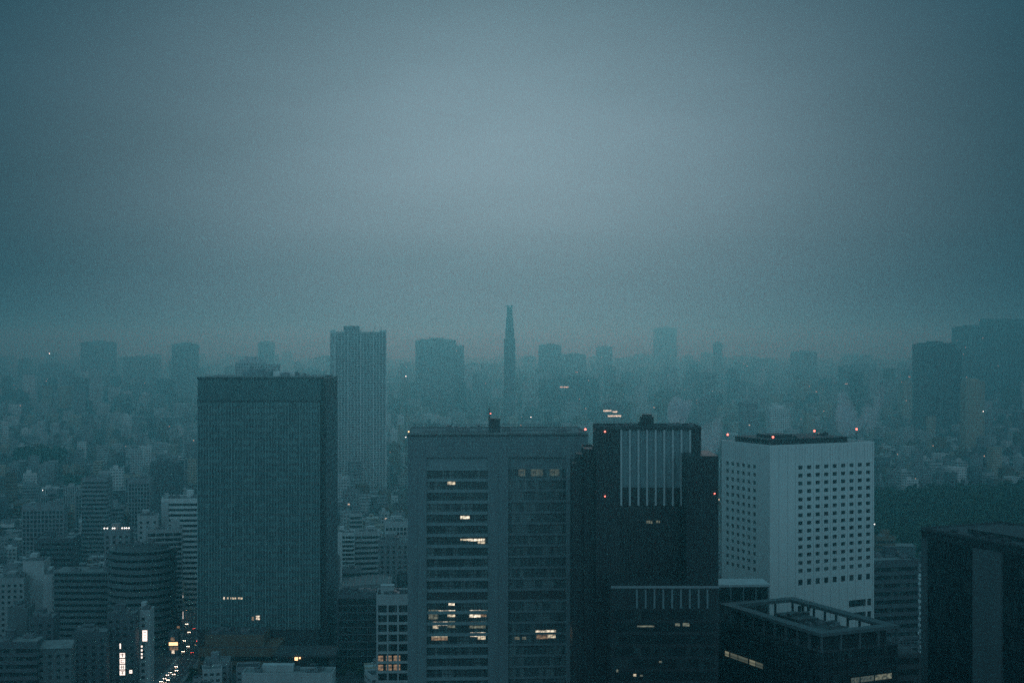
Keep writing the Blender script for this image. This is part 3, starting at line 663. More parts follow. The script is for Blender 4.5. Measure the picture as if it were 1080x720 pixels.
# ------------------------------------------------------------------ dark glass tower at the right edge
def right_tower():
    a = R(25.3); ax, ay = XX(972, 520), 520.0; tl = 70.0
    o = (ax+.4267*tl, ay-.904*tl, 0); h = ZZ(558, 520); WX, WY = 38.0, tl
    t = thing('glass_tower', 'nearly black glass tower with one smooth grey pier, cut by the right edge', 'tower', o, a)
    w_ = MB(); w_.box(.6, WX-.6, .6, WY-.6, 0, h-3.2); w_.box(0, WX, 0, WY, h-3.2, h-.6); w_.box(-.3, WX+.3, -.3, WY+.3, h-.6, h, 0); w_.build('wall', M['black_stone'], t)
    p = MB(); p.box(-.5, .6, tl-40.0, tl-26.4, 0, h-3.21); p.box(-.2, .6, tl-3, tl, 0, h-3.21); p.build('pier', M['slate_dark'], t)
    st = 4.0; g1 = g2 = None
    for k in range(28):
        z = h-3.4-st*(k+1)
        if z < 1: break
        if g1 is None:
            m = MB(); m.box(.3, .59, tl-26.3, tl-3.1, .5, 3.9); m.box(.1, .58, tl-26.3, tl-3.1, 0, .5, 1); g1 = m.mesh('window_band', [M['glass_dim'], M['black_stone']])
            m = MB(); m.box(.3, .59, 1, tl-40.1, .5, 3.9); m.box(.1, .58, 1, tl-40.1, 0, .5, 1); g2 = m.mesh('window_band', [M['glass_dim'], M['black_stone']])
        link('window_band', g1, t, (0, 0, z)); link('window_band', g2, t, (0, 0, z))
    r = MB(); r.box(.3, WX-.3, .3, WY-.3, h, h+.07); parapet(r, -.2, WX+.2, -.2, WY+.2, h+.01, .8, .3); r.build('roof', M['roof_dark'], t)
    e = MB(); e.box(8, 30, 12, 55, h, h+1.6); e.build('plant_house', M['black_stone'], t)
    roof_clutter(t, 2, 8, 4, WY-6, h+.07, 8, random.Random(9), 'metal_dark', .6)
    register(t, 0, WX, 0, WY, h, 'black glass tower')
right_tower()

# ------------------------------------------------------------------ curved banded store, left
def curved_store():
    cyy = 885.0; Y = cyy-21; cx = XX(150.0, cyy); r_ = 21.0; h = ZZ(583, Y)
    t = thing('curved_office', 'rounded office with stacked horizontal bands on the street corner, lower left', 'building', (cx, cyy, 0))
    def ring(rr): 
        p = [(rr*cos(a), rr*sin(a)) for a in [R(-180+7.5*i) for i in range(25)]]
        return p+[(rr, 3), (-rr, 3)]
    n = 14; st = h/n; gm = None; wm = MB()
    for k in range(n):
        z = k*st
        wm.prism(ring(r_), z, z+st*.58, bottom=True)
        if gm is None: g_ = MB(); g_.prism(ring(r_-.9), -.05, st*.42+.05); gm = g_.mesh('window_band', M['glass_dim'])
        link('window_band', gm, t, (0, 0, z+st*.58))
    wm.build('wall', M['slate'], t)
    rf = MB(); rf.prism(ring(r_-1.0), h, h+.3, bottom=True); rf.prism(ring(r_-5), h+.3, h+2.6, mtop=1); rf.build('roof', [M['slate'], M['roof_dark']], t)
    roof_clutter(t, -8, 8, -6, 10, h+2.6, 4, rng, size=.8)
    # its straight wing
    wx0 = XX(57, Y+26)-cx; wx1 = -r_+1.0; hw = ZZ(604, Y+26); wy = 2.0
    n = 12; st = hw/n; gm = None; w2 = MB()
    for k in range(n):
        z = k*st; w2.box(wx0, wx1, wy, wy+22, z, z+st*.55)
        if gm is None: g_ = MB(); g_.box(wx0+.8, wx1, wy+.8, wy+21, -.05, st*.45+.05); gm = g_.mesh('window_band', M['glass_dim'])
        link('window_band', gm, t, (0, 0, z+st*.55))
    w2.box(wx0, wx1, wy, wy+22, hw, hw+1.0); w2.build('wing_wall', M['slate'], t)
    r2 = MB(); r2.box(wx0+.4, wx1-.4, wy+.4, wy+21.6, hw+1, hw+1.06); r2.build('roof', M['roof'], t)
    roof_clutter(t, wx0+1, wx1-1, wy+1, wy+20, hw+1.06, 5, rng)
    register(t, -r_, r_, -r_, 3, h, 'rounded office'); register(t, wx0, wx1, wy, wy+22, hw, 'banded wing')
curved_store()

# ------------------------------------------------------------------ mid-rises one can tell apart: px0, px1, ytop, depth, deg, deep, tone, kind, label
def windows_parts(root, w, h, st, pitch, ww, wh, glass='glass', z0=3.0, y=-.03, maxn=96):
    me = None; n = 0
    c = max(1, int((w-1.2)/pitch)); r = max(1, int((h-z0-1.5)/st))
    for k in range(r):
        for i in range(c):
            if n >= maxn: return
            if me is None: m = MB(); m.box(-ww/2, ww/2, 0, .12, 0, wh); m.box(-ww/2-.1, ww/2+.1, -.1, .0, -.14, 0, 1); me = m.mesh('window', [M[glass], M['metal']])
            link('window', me, root, (w*(i+.5)/c, y, h-2.0-st*(k+.9)+.6)); n += 1
MID = [
 (170, 208.5, 527, 1010, 2, 26, 'white', 'bandwide', 'white mid-rise with bold dark bands half hidden by the glass slab tower', 'office'),
 (155, 191, 560, 935, 12, 18, 'pale grey', 'balcony', 'pale balcony flats just behind the rounded banded office', 'flats'),
 (145, 166, 545, 990, 12, 14, 'pale grey', 'punch', 'small stepped grey block behind the rounded office, roof huts on top', 'office'),
 (110, 137, 560, 925, 4, 15, 'grey', 'punch', 'grey block with a line of white lamps along its roof edge', 'office'),
 (36, 77, 569, 1000, 6, 20, 'dark grey', 'bandwide', 'dark flat block with two pale floor bands, far left', 'office'),
 (23, 66, 534, 1190, 8, 18, 'grey', 'pier', 'grey slotted block with pale vertical piers, far left middle distance', 'office'),
 (86, 113, 505, 1240, 3, 22, 'grey', 'bandwide', 'slim banded tower standing above the low roofs at left', 'office'),
 (135, 158, 506, 1400, 6, 20, 'grey', 'pier', 'grey gridded block behind the stepped block, right of the slim banded tower', 'office'),
 (158, 189, 488, 1500, 0, 22, 'dark grey', 'punch', 'dark plain tower block close left of the glass slab tower', 'office'),
 (24, 46, 593, 905, 5, 18, 'pale grey', 'plain', 'pale blank stepped block at far left, taller of two', 'office'),
 (0, 25, 611, 890, 5, 16, 'mid grey', 'punch', 'pale low block at the left edge beside the blank stepped block', 'office'),
 (45, 58, 607, 900, 5, 16, 'pale grey', 'plain', 'narrow pale blank block leaning against the banded wing', 'office'),
 (8, 29, 643, 765, 4, 15, 'slate', 'plain', 'plain grey windowless block near the lower left corner', 'office'),
 (30, 56, 652, 755, 4, 14, 'dark grey', 'punch', 'dark square block right of the plain grey windowless block', 'office'),
 (-12, 39, 679, 700, 3, 18, 'dark grey', 'bandwide', 'dark low block cut by the lower left corner of the view', 'office'),
 (39, 74, 684, 705, 9, 16, 'slate', 'gable', 'low grey building with a shallow pitched roof at the lower left', 'house'),
 (76, 112, 668, 745, 5, 14, 'dark grey', 'punch', 'dark low block in front of the banded wing', 'office'),
 (113, 143, 648, 757, 3, 12, 'dark grey', 'punch', 'narrow dark block with a white stacked sign down its side', 'shop building'),
 (144, 158, 645, 768, 3, 12, 'pale grey', 'punch', 'slim pale block carrying a glowing white sign box', 'shop building'),
 (181.5, 193, 616, 1000, 8, 10, 'beige', 'punch', 'slim block with an orange lit billboard beside the street', 'shop building'),
 (177.5, 188, 668, 858, 4, 9, 'dark grey', 'plain', 'tiny street shop with glowing orange front floors', 'shop building'),
 (183.5, 190.5, 652, 925, 8, 8, 'dark grey', 'plain', 'narrow shop house with small lit windows beside the street, past the orange shop', 'shop building'),
 (188, 194, 640, 965, 8, 8, 'grey', 'plain', 'narrow grey shop house with a lit upright sign near the top of the street', 'shop building'),
 (355, 374, 563, 1045, 6, 16, 'white', 'balcony', 'narrow white balcony flats tight against the glass slab tower', 'flats'),
 (374.5, 399, 562, 1050, 14, 18, 'pale grey', 'bandwide', 'pale striped office right of the white balcony flats', 'office'),
 (400, 431, 571, 990, 4, 20, 'grey', 'punch', 'grey block with a blank cornice squeezed behind the central block', 'office'),
 (406, 430, 551, 1120, 4, 18, 'pale grey', 'pier', 'pale block with tall roof fins peeking past the central block', 'office'),
 (356, 399, 629, 820, 2, 20, 'dark grey', 'glassy', 'dark glazed block with a thin pale roof line below the arched hall', 'office'),
 (397, 432, 629, 660, 3, 18, 'pale grey', 'gridlit', 'pale gridded office with a few warm lit windows by the central block', 'office'),
 (255, 352, 711, 745, 0, 14, 'pale grey', 'plain', 'long low pale roof in front of the brown podium', 'hall'),
 (922.5, 973, 593, 665, 12, 24, 'dark grey', 'bandwide', 'dark banded office behind the wing right of the hotel', 'office'),
 (1019, 1039, 402, 2300, 0, 30, 'beige', 'rows', 'pale beige block in haze right of the dark twin tower', 'tower'),
 (783, 800, 424, 2250, 3, 25, 'grey', 'rows', 'grey apartment tower in mist behind the pale hotel, left one', 'tower'),
 (812, 834, 431, 2150, 3, 25, 'white', 'rows', 'white apartment tower with floor lines in mist behind the hotel', 'tower'),
 (735, 757, 420, 2500, 3, 25, 'grey', 'rows', 'grey misty block behind the steam by the ribbed tower', 'tower'),
 (636, 656, 425, 1900, 0, 24, 'grey', 'rows', 'dim block with two lit strips left of the ribbed tower roof box', 'tower'),
]
def gable_roof(root, w, d, h):
    m = MB(); rh = 2.6
    for (a, b) in ((0, d/2), (d, d/2)): pass
    m.face([(-.5, -.5, h), (w+.5, -.5, h), (w+.5, d/2, h+rh), (-.5, d/2, h+rh)], [(0, 0), (w, 0), (w, d/2), (0, d/2)])
    m.face([(w+.5, d+.5, h), (-.5, d+.5, h), (-.5, d/2, h+rh), (w+.5, d/2, h+rh)], [(0, 0), (w, 0), (w, d/2), (0, d/2)])
    m.face([(-.5, d+.5, h), (-.5, -.5, h), (-.5, d/2, h+rh)], [(0, 0), (d, 0), (d/2, rh)]); m.face([(w+.5, -.5, h), (w+.5, d+.5, h), (w+.5, d/2, h+rh)], [(0, 0), (d, 0), (d/2, rh)])
    m.build('roof', M['roof'], root)
MIDOBJ = {}
for i, (p0, p1, yt, Y, deg, deep, tone, kind, lab, cat) in enumerate(MID):
    x0 = XX(p0, Y); w_ = (XX(p1, Y)-x0)/cos(R(deg))*.985; h = max(5.0, ZZ(yt, Y)); r = random.Random(100+i)
    nm = {'office': 'office_building', 'flats': 'apartment_building', 'shop building': 'shop_building', 'tower': 'apartment_tower', 'hall': 'low_hall', 'house': 'gabled_building'}[cat]
    t = thing(nm, lab, cat, (x0, Y, 0), R(deg)); MIDOBJ[lab] = (t, w_, deep, h, Y, x0)
    if kind == 'bandwide': banded(t, w_, deep, h, tone, 3.7, 1.9, r=r, head=2.5)
    elif kind == 'balcony':
        banded(t, w_, deep, h, tone, 3.1, 1.1, pier=5.5, pier_w=.35, r=r, balcony=1.2, head=1.6)
    elif kind == 'pier': banded(t, w_, deep, h, tone, 3.6, 1.2, pier=3.2, pier_w=.9, r=r, head=4)
    elif kind == 'glassy': banded(t, w_, deep, h, tone, 4.0, .5, pier=6, pier_w=.2, r=r, roofm='roof_dark', head=1.2, glass='glass_dim')
    elif kind == 'gridlit':
        n = int((h-4.4)/4.45); banded(t, w_, deep, h, tone, 4.45, 1.2, pier=4.9, pier_w=.8, r=r, roofm='roof_dark', head=4.0, clutter=7)
        for (a, b, py) in [(398, 404, 694), (407, 413, 694), (415, 422, 694), (398, 404, 703.5), (407, 413, 703.5), (415, 422, 703.5)]:
            X = lambda p: (XX(p, Y)-x0); boxlit(t, 'glowing_window', X(a), X(b), ZZ(py, Y)-1.4, ZZ(py, Y)+1.2, 'lit_warm', y=.22)
    elif kind == 'rows':
        b = MB(); b.box(0, w_, 0, deep, 0, h); b.build('wall', MW[tone, 'rows'], t); q = MB(); q.box(w_*.3, w_*.7, 4, deep-4, h, h+4); q.build('plant_house', M[tone], t)
    else:
        b = MB(); b.box(0, w_, 0, deep, 0, h); b.build('wall', M[tone], t)
        if kind == 'gable': gable_roof(t, w_, deep, h)
        else:
            rf = MB(); rf.box(.3, w_-.3, .3, deep-.3, h, h+.06); parapet(rf, -.04, w_+.04, -.04, deep+.04, h-.01, .9, .3, 1); rf.build('roof', [M['roof'], M[tone]], t)
            roof_clutter(t, 1, w_-1, 1, deep-1, h+.06, 5, r)
            if w_ > 7 and kind != 'hall': s = MB(); s.box(w_*.2, w_*.55, deep*.4, deep*.8, h+.05, h+r.uniform(3, 4.5)); s.build('stair_house', M[tone], t)
        if kind in ('punch', 'gable'): windows_parts(t, w_, h, 3.5, 3.3, 1.7, 1.5)
    register(t, 0, w_, 0, deep, h, None)
# blank gable ends, roof lamps, lit signs fixed to their buildings
def on(lab): 
    for k, v in MIDOBJ.items():
        if lab in k: return v
t, w_, d_, h, Y, x0 = on('line of white lamps')
for px in (110, 113, 118.5, 120.5, 128.5, 131, 133, 135.5): 
    x = XX(px, Y)-x0; p = MB(); p.bar((x, .4, h+.8), (x, .4, h+1.6), .06); o = p.build('light_post', M['metal_dark'], t); l = MB(); l.cyl(x, .4, .34, h+1.6, h+2.2, 8); l.build('roof_lamp', M['white_lamp'], o)
t, w_, d_, h, Y, x0 = on('bold dark bands'); s = MB(); s.box(.2, 5.2, -.3, .0, 0, h-1.2); s.build('blank_panel', M['pale grey'], t)
t, w_, d_, h, Y, x0 = on('white balcony flats tight'); s = MB(); s.box(-.0, 4.2, -1.5, .0, 0, h+1.5); s.build('blank_panel', M['white'], t)
def signboard(root, x0, x1, z0, z1, y, face, strokes, name='sign'):
    """a light box with its dark lettering strokes (fractions of the face)"""
    b = MB(); b.box(x0-.12, x1+.12, y, y+.6, z0-.12, z1+.12); o = b.build(name, M['metal_dark'], root)
    f = MB(); f.box(x0, x1, y-.06, y-.005, z0, z1); f.build('sign_face', M[face], o)
    if strokes:
        s = MB()
        for a, b_, c, d in strokes: s.box(x0+(x1-x0)*a, x0+(x1-x0)*b_, y-.12, y-.065, z0+(z1-z0)*c, z0+(z1-z0)*d)
        s.build('lettering', M['metal_dark'], o)
t, w_, d_, h, Y, x0 = on('white stacked sign')
X = lambda p: XX(p, Y)-x0
glyphs = [[(.12, .88, .60, .74), (.42, .58, .15, .9)], [(.15, .85, .2, .3), (.15, .85, .7, .8), (.2, .32, .2, .8)], [(.1, .9, .45, .57), (.3, .42, .1, .9), (.62, .74, .1, .9)], [(.15, .85, .75, .86), (.45, .57, .12, .8), (.2, .8, .4, .5)]]
for k, gph in enumerate(glyphs): z = ZZ(690.5+6.1*k, Y); signboard(t, X(126.5), X(132), z-1.25, z+1.25, -.9, 'sign_white', gph)
signboard(t, X(126.3), X(127.7), ZZ(683.5, Y), ZZ(678, Y), -.8, 'sign_white', None)
signboard(t, X(136.5), X(139.5), ZZ(709.5, Y), ZZ(706, Y), -.9, 'sign_white', [(.2, .8, .45, .6)])
t, w_, d_, h, Y, x0 = on('glowing white sign box')
signboard(t, X(150.5), X(155.5), ZZ(675.5, Y), ZZ(664, Y), -.9, 'sign_white', [(.2, .8, .8, .84), (.2, .8, .55, .59), (.3, .7, .3, .34)])
for py in (681, 685, 689, 692.5): signboard(t, X(149), X(150.6), ZZ(py+1, Y), ZZ(py-1, Y), -.8, 'sign_white', None)
t, w_, d_, h, Y, x0 = on('orange lit billboard')
o = MB(); o.box(X(181.6), X(192.9), -1.6, -.2, ZZ(629.5, Y), ZZ(628, Y)); o.build('awning_light', M['sign_white'], t)
signboard(t, X(183), X(192.3), ZZ(639.5, Y), ZZ(630.5, Y), -1.0, 'warm_lamp', [(.08, .3, .3, .8), (.4, .7, .15, .5), (.5, .9, .6, .85)], 'billboard')
t, w_, d_, h, Y, x0 = on('glowing orange front')
for py, a, b, mt in ((673.5, 180, 184, 'lit_warm'), (678.5, 178.3, 187.3, 'warm_lamp'), (683.5, 179, 187.5, 'lit_warm'), (687, 181, 184, 'lit_bright')): boxlit(t, 'shop_front', X(a), X(b), ZZ(py, Y)-1.0, ZZ(py, Y)+.9, mt, y=-.2)
t, w_, d_, h, Y, x0 = on('past the orange shop')
for py, a, b, mt in ((656, 184.5, 186, 'lit_bright'), (661, 186.5, 189.5, 'lit_warm'), (666, 184.5, 189.5, 'warm_lamp'), (670, 185, 187, 'lit_bright')): boxlit(t, 'shop_front', X(a), X(b), ZZ(py, Y)-.7, ZZ(py, Y)+.7, mt, y=-.2)
t, w_, d_, h, Y, x0 = on('lit upright sign')
signboard(t, X(191.5), X(193.2), ZZ(652, Y), ZZ(644.5, Y), -.8, 'sign_white', [(.2, .8, .2, .26), (.2, .8, .5, .56), (.2, .8, .75, .8)]); boxlit(t, 'shop_front', X(188.5), X(193), ZZ(655, Y)-.7, ZZ(655, Y)+.8, 'lit_warm', y=-.2)
t, w_, d_, h, Y, x0 = on('two lit strips')
for a, b, py in ((634.5, 645, 433), (646, 651, 434), (641, 655, 438.5)): boxlit(t, 'glowing_window', XX(max(a, 636.2), Y)-x0, XX(b, Y)-x0, ZZ(py, Y)-1.0, ZZ(py, Y)+1.0, 'lit_bright', y=-.1)

def arched_hall():
    Y = 845.0; x0 = XX(357, Y); w_ = XX(412, Y)-x0; h = ZZ(622, Y); d = 34
    t = thing('arched_hall', 'hall with a low pale arched roof between the slab tower and the central block', 'hall', (x0, Y, 0), R(3))
    b = MB(); b.box(.5, w_-.5, .5, d-.5, 0, h); b.build('wall', M['grey'], t)
    m = MB(); n = 14
    for i in range(n):
        a0, a1 = i/n, (i+1)/n; z = lambda a: h+.2+8.0*(1-(2*a*.62-.1-.3)**2*1.0) if False else h+.4+3.4*sin(pi*(.05+.72*a))-.5
        m.face([(w_*a0, 0, z(a0)), (w_*a1, 0, z(a1)), (w_*a1, d, z(a1)), (w_*a0, d, z(a0))], [(0, 0)]*4)
        m.face([(w_*a0, 0, h-.4), (w_*a1, 0, h-.4), (w_*a1, 0, z(a1)), (w_*a0, 0, z(a0))], [(0, 0)]*4)
        m.face([(w_*a1, d, h-.4), (w_*a0, d, h-.4), (w_*a0, d, z(a0)), (w_*a1, d, z(a1))], [(0, 0)]*4)
    for a in (0, 1): m.face([(w_*a, 0, h-.4), (w_*a, d, h-.4), (w_*a, d, z(a)), (w_*a, 0, z(a))], [(0, 0)]*4)
    m.build('arched_roof', M['roof'], t)
    r = MB()
    for i in range(9): a = (i+.5)/9; r.box(w_*a-.15, w_*a+.15, -.05, d+.05, z(a)-.2, z(a)+.35)
    r.build('roof_ribs', M['metal'], t)
    for k in range(6):
        g_ = MB(); g_.box(1.2, w_-1.2, .42, .52, 0, 2.2); g_.build('window_band', M['glass'], t, (0, 0, h-4-4*k))
    register(t, 0, w_, 0, d, h, 'arched hall')
arched_hall()

# ------------------------------------------------------------------ towers standing in the mist
def slim_tower():
    Y = 1780.0; a = R(14); x0 = XX(353, Y); h = ZZ(349, Y); W_, D = 65.0, 45.0
    t = thing('residential_tower', 'tall pale residential tower with a fine balcony grid, behind the glass slab tower', 'tower', (x0, Y, 0), a)
    core = MB(); core.box(1, W_-1, 1, D-1, 0, h-1); core.build('wall', M['grey'], t)
    st = 3.05; n = int(h/st); me = None
    me2 = None
    for k in range(n):
        if me is None:
            m = MB(); m.box(0, W_, 0, D, 0, 1.15); me = m.mesh('balcony', M['pale grey'])
        if k < 99: link('balcony', me, t, (0, 0, 1+k*st))
    p = MB()
    for i in range(17):
        x = (W_-.9)*i/16; wd = 1.1 if i in (0, 4, 8, 12, 16) else .6; p.box(x, x+wd, -.35, .9, 0, h+1.5)
    for i in range(12): y = (D-.9)*i/11+.1; p.box(-.35, .9, y, y+.7, 0, h+1.5); p.box(W_-.9, W_+.35, y, y+.7, 0, h+1.5)
    p.build('piers', M['white'], t)
    q = MB(); q.box(W_*.22, W_*.5, 8, 24, h-1, ZZ(343.5, Y)); q.build('plant_house', M['grey'], t)
    for x in (W_*.55, W_*.8, W_*.92): mast(t, x, 10, h, 6, .14, 2)
    register(t, 0, W_, 0, D, h, 'residential tower')
slim_tower()
def spire_tower():
    Y = 3200.0; x0 = XX(537.5, Y)
    t = thing('spire_tower', 'slender nearly straight misty tower with a blunt antenna top, rising behind the central block', 'tower', (x0, Y, 0), R(14))
    b = MB(); k = Y/F
    for hw, y in ((6.6, 395), (5.8, 362), (4.6, 350), (3.4, 340), (2.2, 333)): pass
    z = 0
    for hw, py in ((5.2, 412), (4.9, 357), (3.9, 346), (3.2, 335)):
        z1 = ZZ(py, Y); b.box(-hw*k, hw*k, -hw*k, hw*k, z, z1); z = z1-.01
    b.build('wall', MW['grey', 'slots'], t)
    m = MB()
    for sx in (-1, 1):
        for sy in (-1, 1): m.bar((sx*2.0*k, sy*2.0*k, z), (sx*2.0*k, sy*2.0*k, ZZ(322.5, Y)), .35*k)
    m.cyl(0, 0, 1.5*k, z, ZZ(324, Y), 10); m.build('spire', M['metal'], t)
    rr = MB()
    for py, w2 in ((322, 3.9), (326.5, 2.6), (330.5, 2.6)): rr.box(-w2*k, w2*k, -w2*k, w2*k, ZZ(py, Y)-.7*k, ZZ(py, Y))
    rr.build('antenna_platform', M['metal'], t)
    register(t, -6.4*k, 6.4*k, -6.4*k, 6.4*k, ZZ(334, Y), 'the spire tower')
spire_tower()
FAR = [
 ([(248, 276, 382), (276, 291, 384)], 1650, 30, 'pale grey', 'rows', 'hazy pale block peeping over the roof of the glass slab tower'),  # masses: list of (px0, px1, ytop); depth; depth of building; tone; pattern; phrase
 ([(438, 481, 358.5), (481, 489.5, 364)], 4000, 60, 'grey', 'rows', 'broad misty office tower with a lower right shoulder, left of the spire tower'),
 ([(968, 1008, 363), (1008, 1015, 369)], 2850, 40, 'dark grey', 'slots', 'dark twin-slab tower in mist at the right with a lower right edge'),
 ([(1012, 1042, 345), (1042, 1100, 336)], 4082, 60, 'dark grey', 'rows', 'huge dark blurred tower block fading into cloud at the right edge'),
 ([(85, 119, 361)], 5062, 50, 'grey', 'rows', 'faint flat-topped tower in mist, second from the left edge'),
 ([(130, 166, 377)], 4899, 50, 'grey', 'rows', 'faint broad low tower in mist, left of the paired slim one'),
 ([(181, 207, 363)], 4409, 40, 'grey', 'bands', 'faint upright tower in mist just left of the glass slab tower'),
 ([(168, 183, 402)], 3592, 30, 'dark grey', 'rows', 'short dim tower below the faint upright tower, left of the slab'),
 ([(272, 288, 361)], 5552, 40, 'grey', 'rows', 'ghostly tower just above the roof of the glass slab tower'),
 ([(314, 344, 390)], 4735, 40, 'grey', 'rows', 'low misty block between the slab tower and the slim residential tower'),
 ([(568, 592, 364)], 4817, 40, 'grey', 'rows', 'faint flat tower in mist just right of the spire tower'),
 ([(592, 618, 374)], 5388, 40, 'grey', 'bands', 'faint wider tower overlapped by the dim block, right of the spire'),
 ([(583, 632, 399)], 3510, 40, 'dark grey', 'rows', 'dim dark block with one lit strip, right of the spire tower'),
 ([(630, 646, 366)], 6000, 40, 'grey', 'rows', 'very faint thin tower above the ribbed tower\'s left corner'),
 ([(690, 714, 346)], 7600, 50, 'grey', 'rows', 'very faint tall tower in cloud above the ribbed tower roof box'),
 ([(754, 762, 362), (762, 790, 388)], 6000, 40, 'grey', 'rows', 'very faint stepped tower above the left side of the hotel'),
 ([(836, 862, 371)], 5715, 45, 'grey', 'rows', 'faint tower in mist above the middle of the hotel'),
 ([(900, 925, 384)], 4899, 40, 'grey', 'rows', 'faint low tower in mist above the hotel\'s right corner'),
 ([(40, 66, 384)], 5388, 45, 'grey', 'rows', 'very faint low tower in mist near the left edge'),
 ([(494, 512, 392)], 4735, 30, 'grey', 'rows', 'dim narrow block between the broad misty tower and the spire'),
 ([(416, 436, 398)], 5225, 30, 'grey', 'rows', 'dim small block right of the slim residential tower'),
]
for i, (ms, Y, dp, tone, pat, lab) in enumerate(FAR):
    x0 = XX(ms[0][0], Y); t = thing('hazy_tower', lab, 'tower', (x0, Y, 0), R(4 if i % 2 else 0))
    for j, (a, b, yt) in enumerate(ms):
        m = MB(); m.box(XX(a, Y)-x0, XX(b, Y)-x0, 0 if j == 0 else 4, dp, 0, ZZ(yt, Y)); m.build('wall' if j == 0 else 'side_wing', MW[tone, pat], t)
    a, b, yt = ms[0]; w_ = XX(b, Y)-x0; z = ZZ(yt, Y); q = MB(); q.box(w_*.1, w_*.9, 4, dp-4, z, z+3); q.box(w_*.35, w_*.7, 8, dp-8, z+3, z+6.5); q.build('plant_house', M[tone], t)
    register(t, 0, XX(ms[-1][1], Y)-x0, 0, dp, z)
    for (p, py, wd, mt) in {1: ((474, 437, 5, 'lit_bright'), (466, 431, 3, 'lit')), 12: ((595, 408, 9, 'lit_bright'),), 3: ((1037, 434, 4, 'lit_bright'), (1049, 443, 3, 'lit'), (1064, 421, 8, 'lit_dim'), (1073, 409, 5, 'lit_dim'))}.get(i, ()):
        boxlit(t, 'glowing_window', XX(p-wd/2, Y)-x0, XX(p+wd/2, Y)-x0, ZZ(py, Y)-1.2, ZZ(py, Y)+1.2, mt, y=-.4)

# ------------------------------------------------------------------ street on the left, with its queue of cars
def street_x(y): return float(np.interp(y, [600, 796, 830, 860, 900, 1000, 1200, 1500], [-191, -191.5, -191.8, -195, -203, -223, -262, -318]))
def strip(name, off0, off1, z, mat, y0=640, y1=1500, step=10, kerb=False, kind='structure'):
    m = MB(); y = y0
    while y < y1:
        y2 = y+step; a, b, c, d = street_x(y)+off0, street_x(y)+off1, street_x(y2)+off1, street_x(y2)+off0
        m.face([(a, y, z), (b, y, z), (c, y2, z), (d, y2, z)], [(0, 0)]*4)
        if kerb: m.face([(a, y, 0), (a, y, z), (d, y2, z), (d, y2, 0)], [(0, 0)]*4); m.face([(b, y, z), (b, y, 0), (c, y2, 0), (c, y2, z)], [(0, 0)]*4)
        y = y2
    return tag(m.build(name, M[mat]), kind=kind)
strip('road', -5.6, 5.6, .006, 'asphalt'); strip('pavement', 5.6, 8.2, .14, 'paving', kerb=True); strip('pavement', -8.2, -5.6, .14, 'paving', kerb=True)
mk = MB(); y = 640
while y < 1400:
    for off in (-2.7, 0, 2.7):
        a = street_x(y)+off; b = street_x(y+5)+off
        mk.face([(a-.08, y, .012), (a+.08, y, .012), (b+.08, y+5, .012), (b-.08, y+5, .012)], [(0, 0)]*4)
    y += 10
tag(mk.build('road_markings', M['line']), kind='structure')
OCC.append((-330, -180, 640, 900)); OCC.append((-200-.145*600-30, -205, 880, 1100))
for yy in range(640, 1500, 20): OCC.append((street_x(yy)-10, street_x(yy)+10, yy-2, yy+22))

M['car_white'] = mat_plain('white_paint', (.7, .7, .7), .35, .5, var=.05); M['car_dark'] = mat_plain('dark_paint', (.03, .033, .04), .35, .5, var=.1); M['car_silver'] = mat_plain('silver_paint', (.4, .41, .42), .35, .5, var=.05)
M['head'] = mat_emit('headlight_glass', (1, .90, .70), 12); M['tail'] = mat_emit('taillight_glass', (1, .08, .05), 7); M['tyre'] = mat_plain('tyre_rubber', (.02, .02, .02), .8, .2)
def make_car(name, col, big=1.0):
    t = thing(name, None, None)
    prof = [(-2.1, .35), (2.1, .35), (2.2, .75), (1.95, .98), (1.0, 1.05), (.35, 1.5*big), (-1.2, 1.52*big), (-1.85, 1.05), (-2.15, .95)]
    m = MB(); hw = .85
    n = len(prof); ins = lambda z: hw-.16*max(0, (z-1.0)/.5)
    L_ = [(-ins(z), -x, z) for x, z in prof]; R_ = [(ins(z), -x, z) for x, z in prof]
    for i in range(n): j = (i+1) % n; m.face([R_[i], R_[j], L_[j], L_[i]], [(0, 0)]*4, 1 if i in (4, 6) else 0)
    m.face(list(reversed(R_)), [(0, 0)]*n); m.face(L_, [(0, 0)]*n)
    m.build('body', [M[col], M['glass']], t)
    for sx in (-1, 1):
        h_ = MB(); h_.box(sx*.58-.2, sx*.58+.2, -2.26, -2.06, .62, .84); h_.build('headlight', M['head'], t)
        k_ = MB(); k_.box(sx*.62-.14, sx*.62+.14, 2.06, 2.2, .7, .88); k_.build('taillight', M['tail'], t)
        for yy in (-1.35, 1.35):
            w_ = MB(); c = 12; xa, xb = sx*.66, sx*.9
            pa = [(xa, yy+.32*cos(2*pi*i/c), .33+.32*sin(2*pi*i/c)) for i in range(c)]; pb = [(xb, p[1], p[2]) for p in pa]
            for i in range(c): j = (i+1) % c; w_.face([pa[i], pa[j], pb[j], pb[i]], [(0, 0)]*4)
            w_.face(pb, [(0, 0)]*c); w_.face(pa, [(0, 0)]*c); w_.build('wheel', M['tyre'], t)
    return t
cars = {k: None for k in ('white', 'dark', 'silver')}
spots = [(-4.1, 786, 'white'), (-1.4, 790, 'dark'), (-4.1, 794, 'silver'), (-1.4, 799, 'white'), (-4.1, 802, 'dark'), (-4.1, 809, 'white'), (-1.4, 812, 'dark'), (-4.1, 816, 'dark'), (-1.4, 822, 'white'), (-4.1, 830, 'silver'),
         (-4.1, 872, 'dark'), (-1.4, 885, 'dark'), (-4.1, 903, 'silver'), (-1.4, 930, 'dark'), (-4.1, 955, 'white'), (1.4, 868, 'dark'), (4.1, 902, 'white'), (1.4, 940, 'silver')]
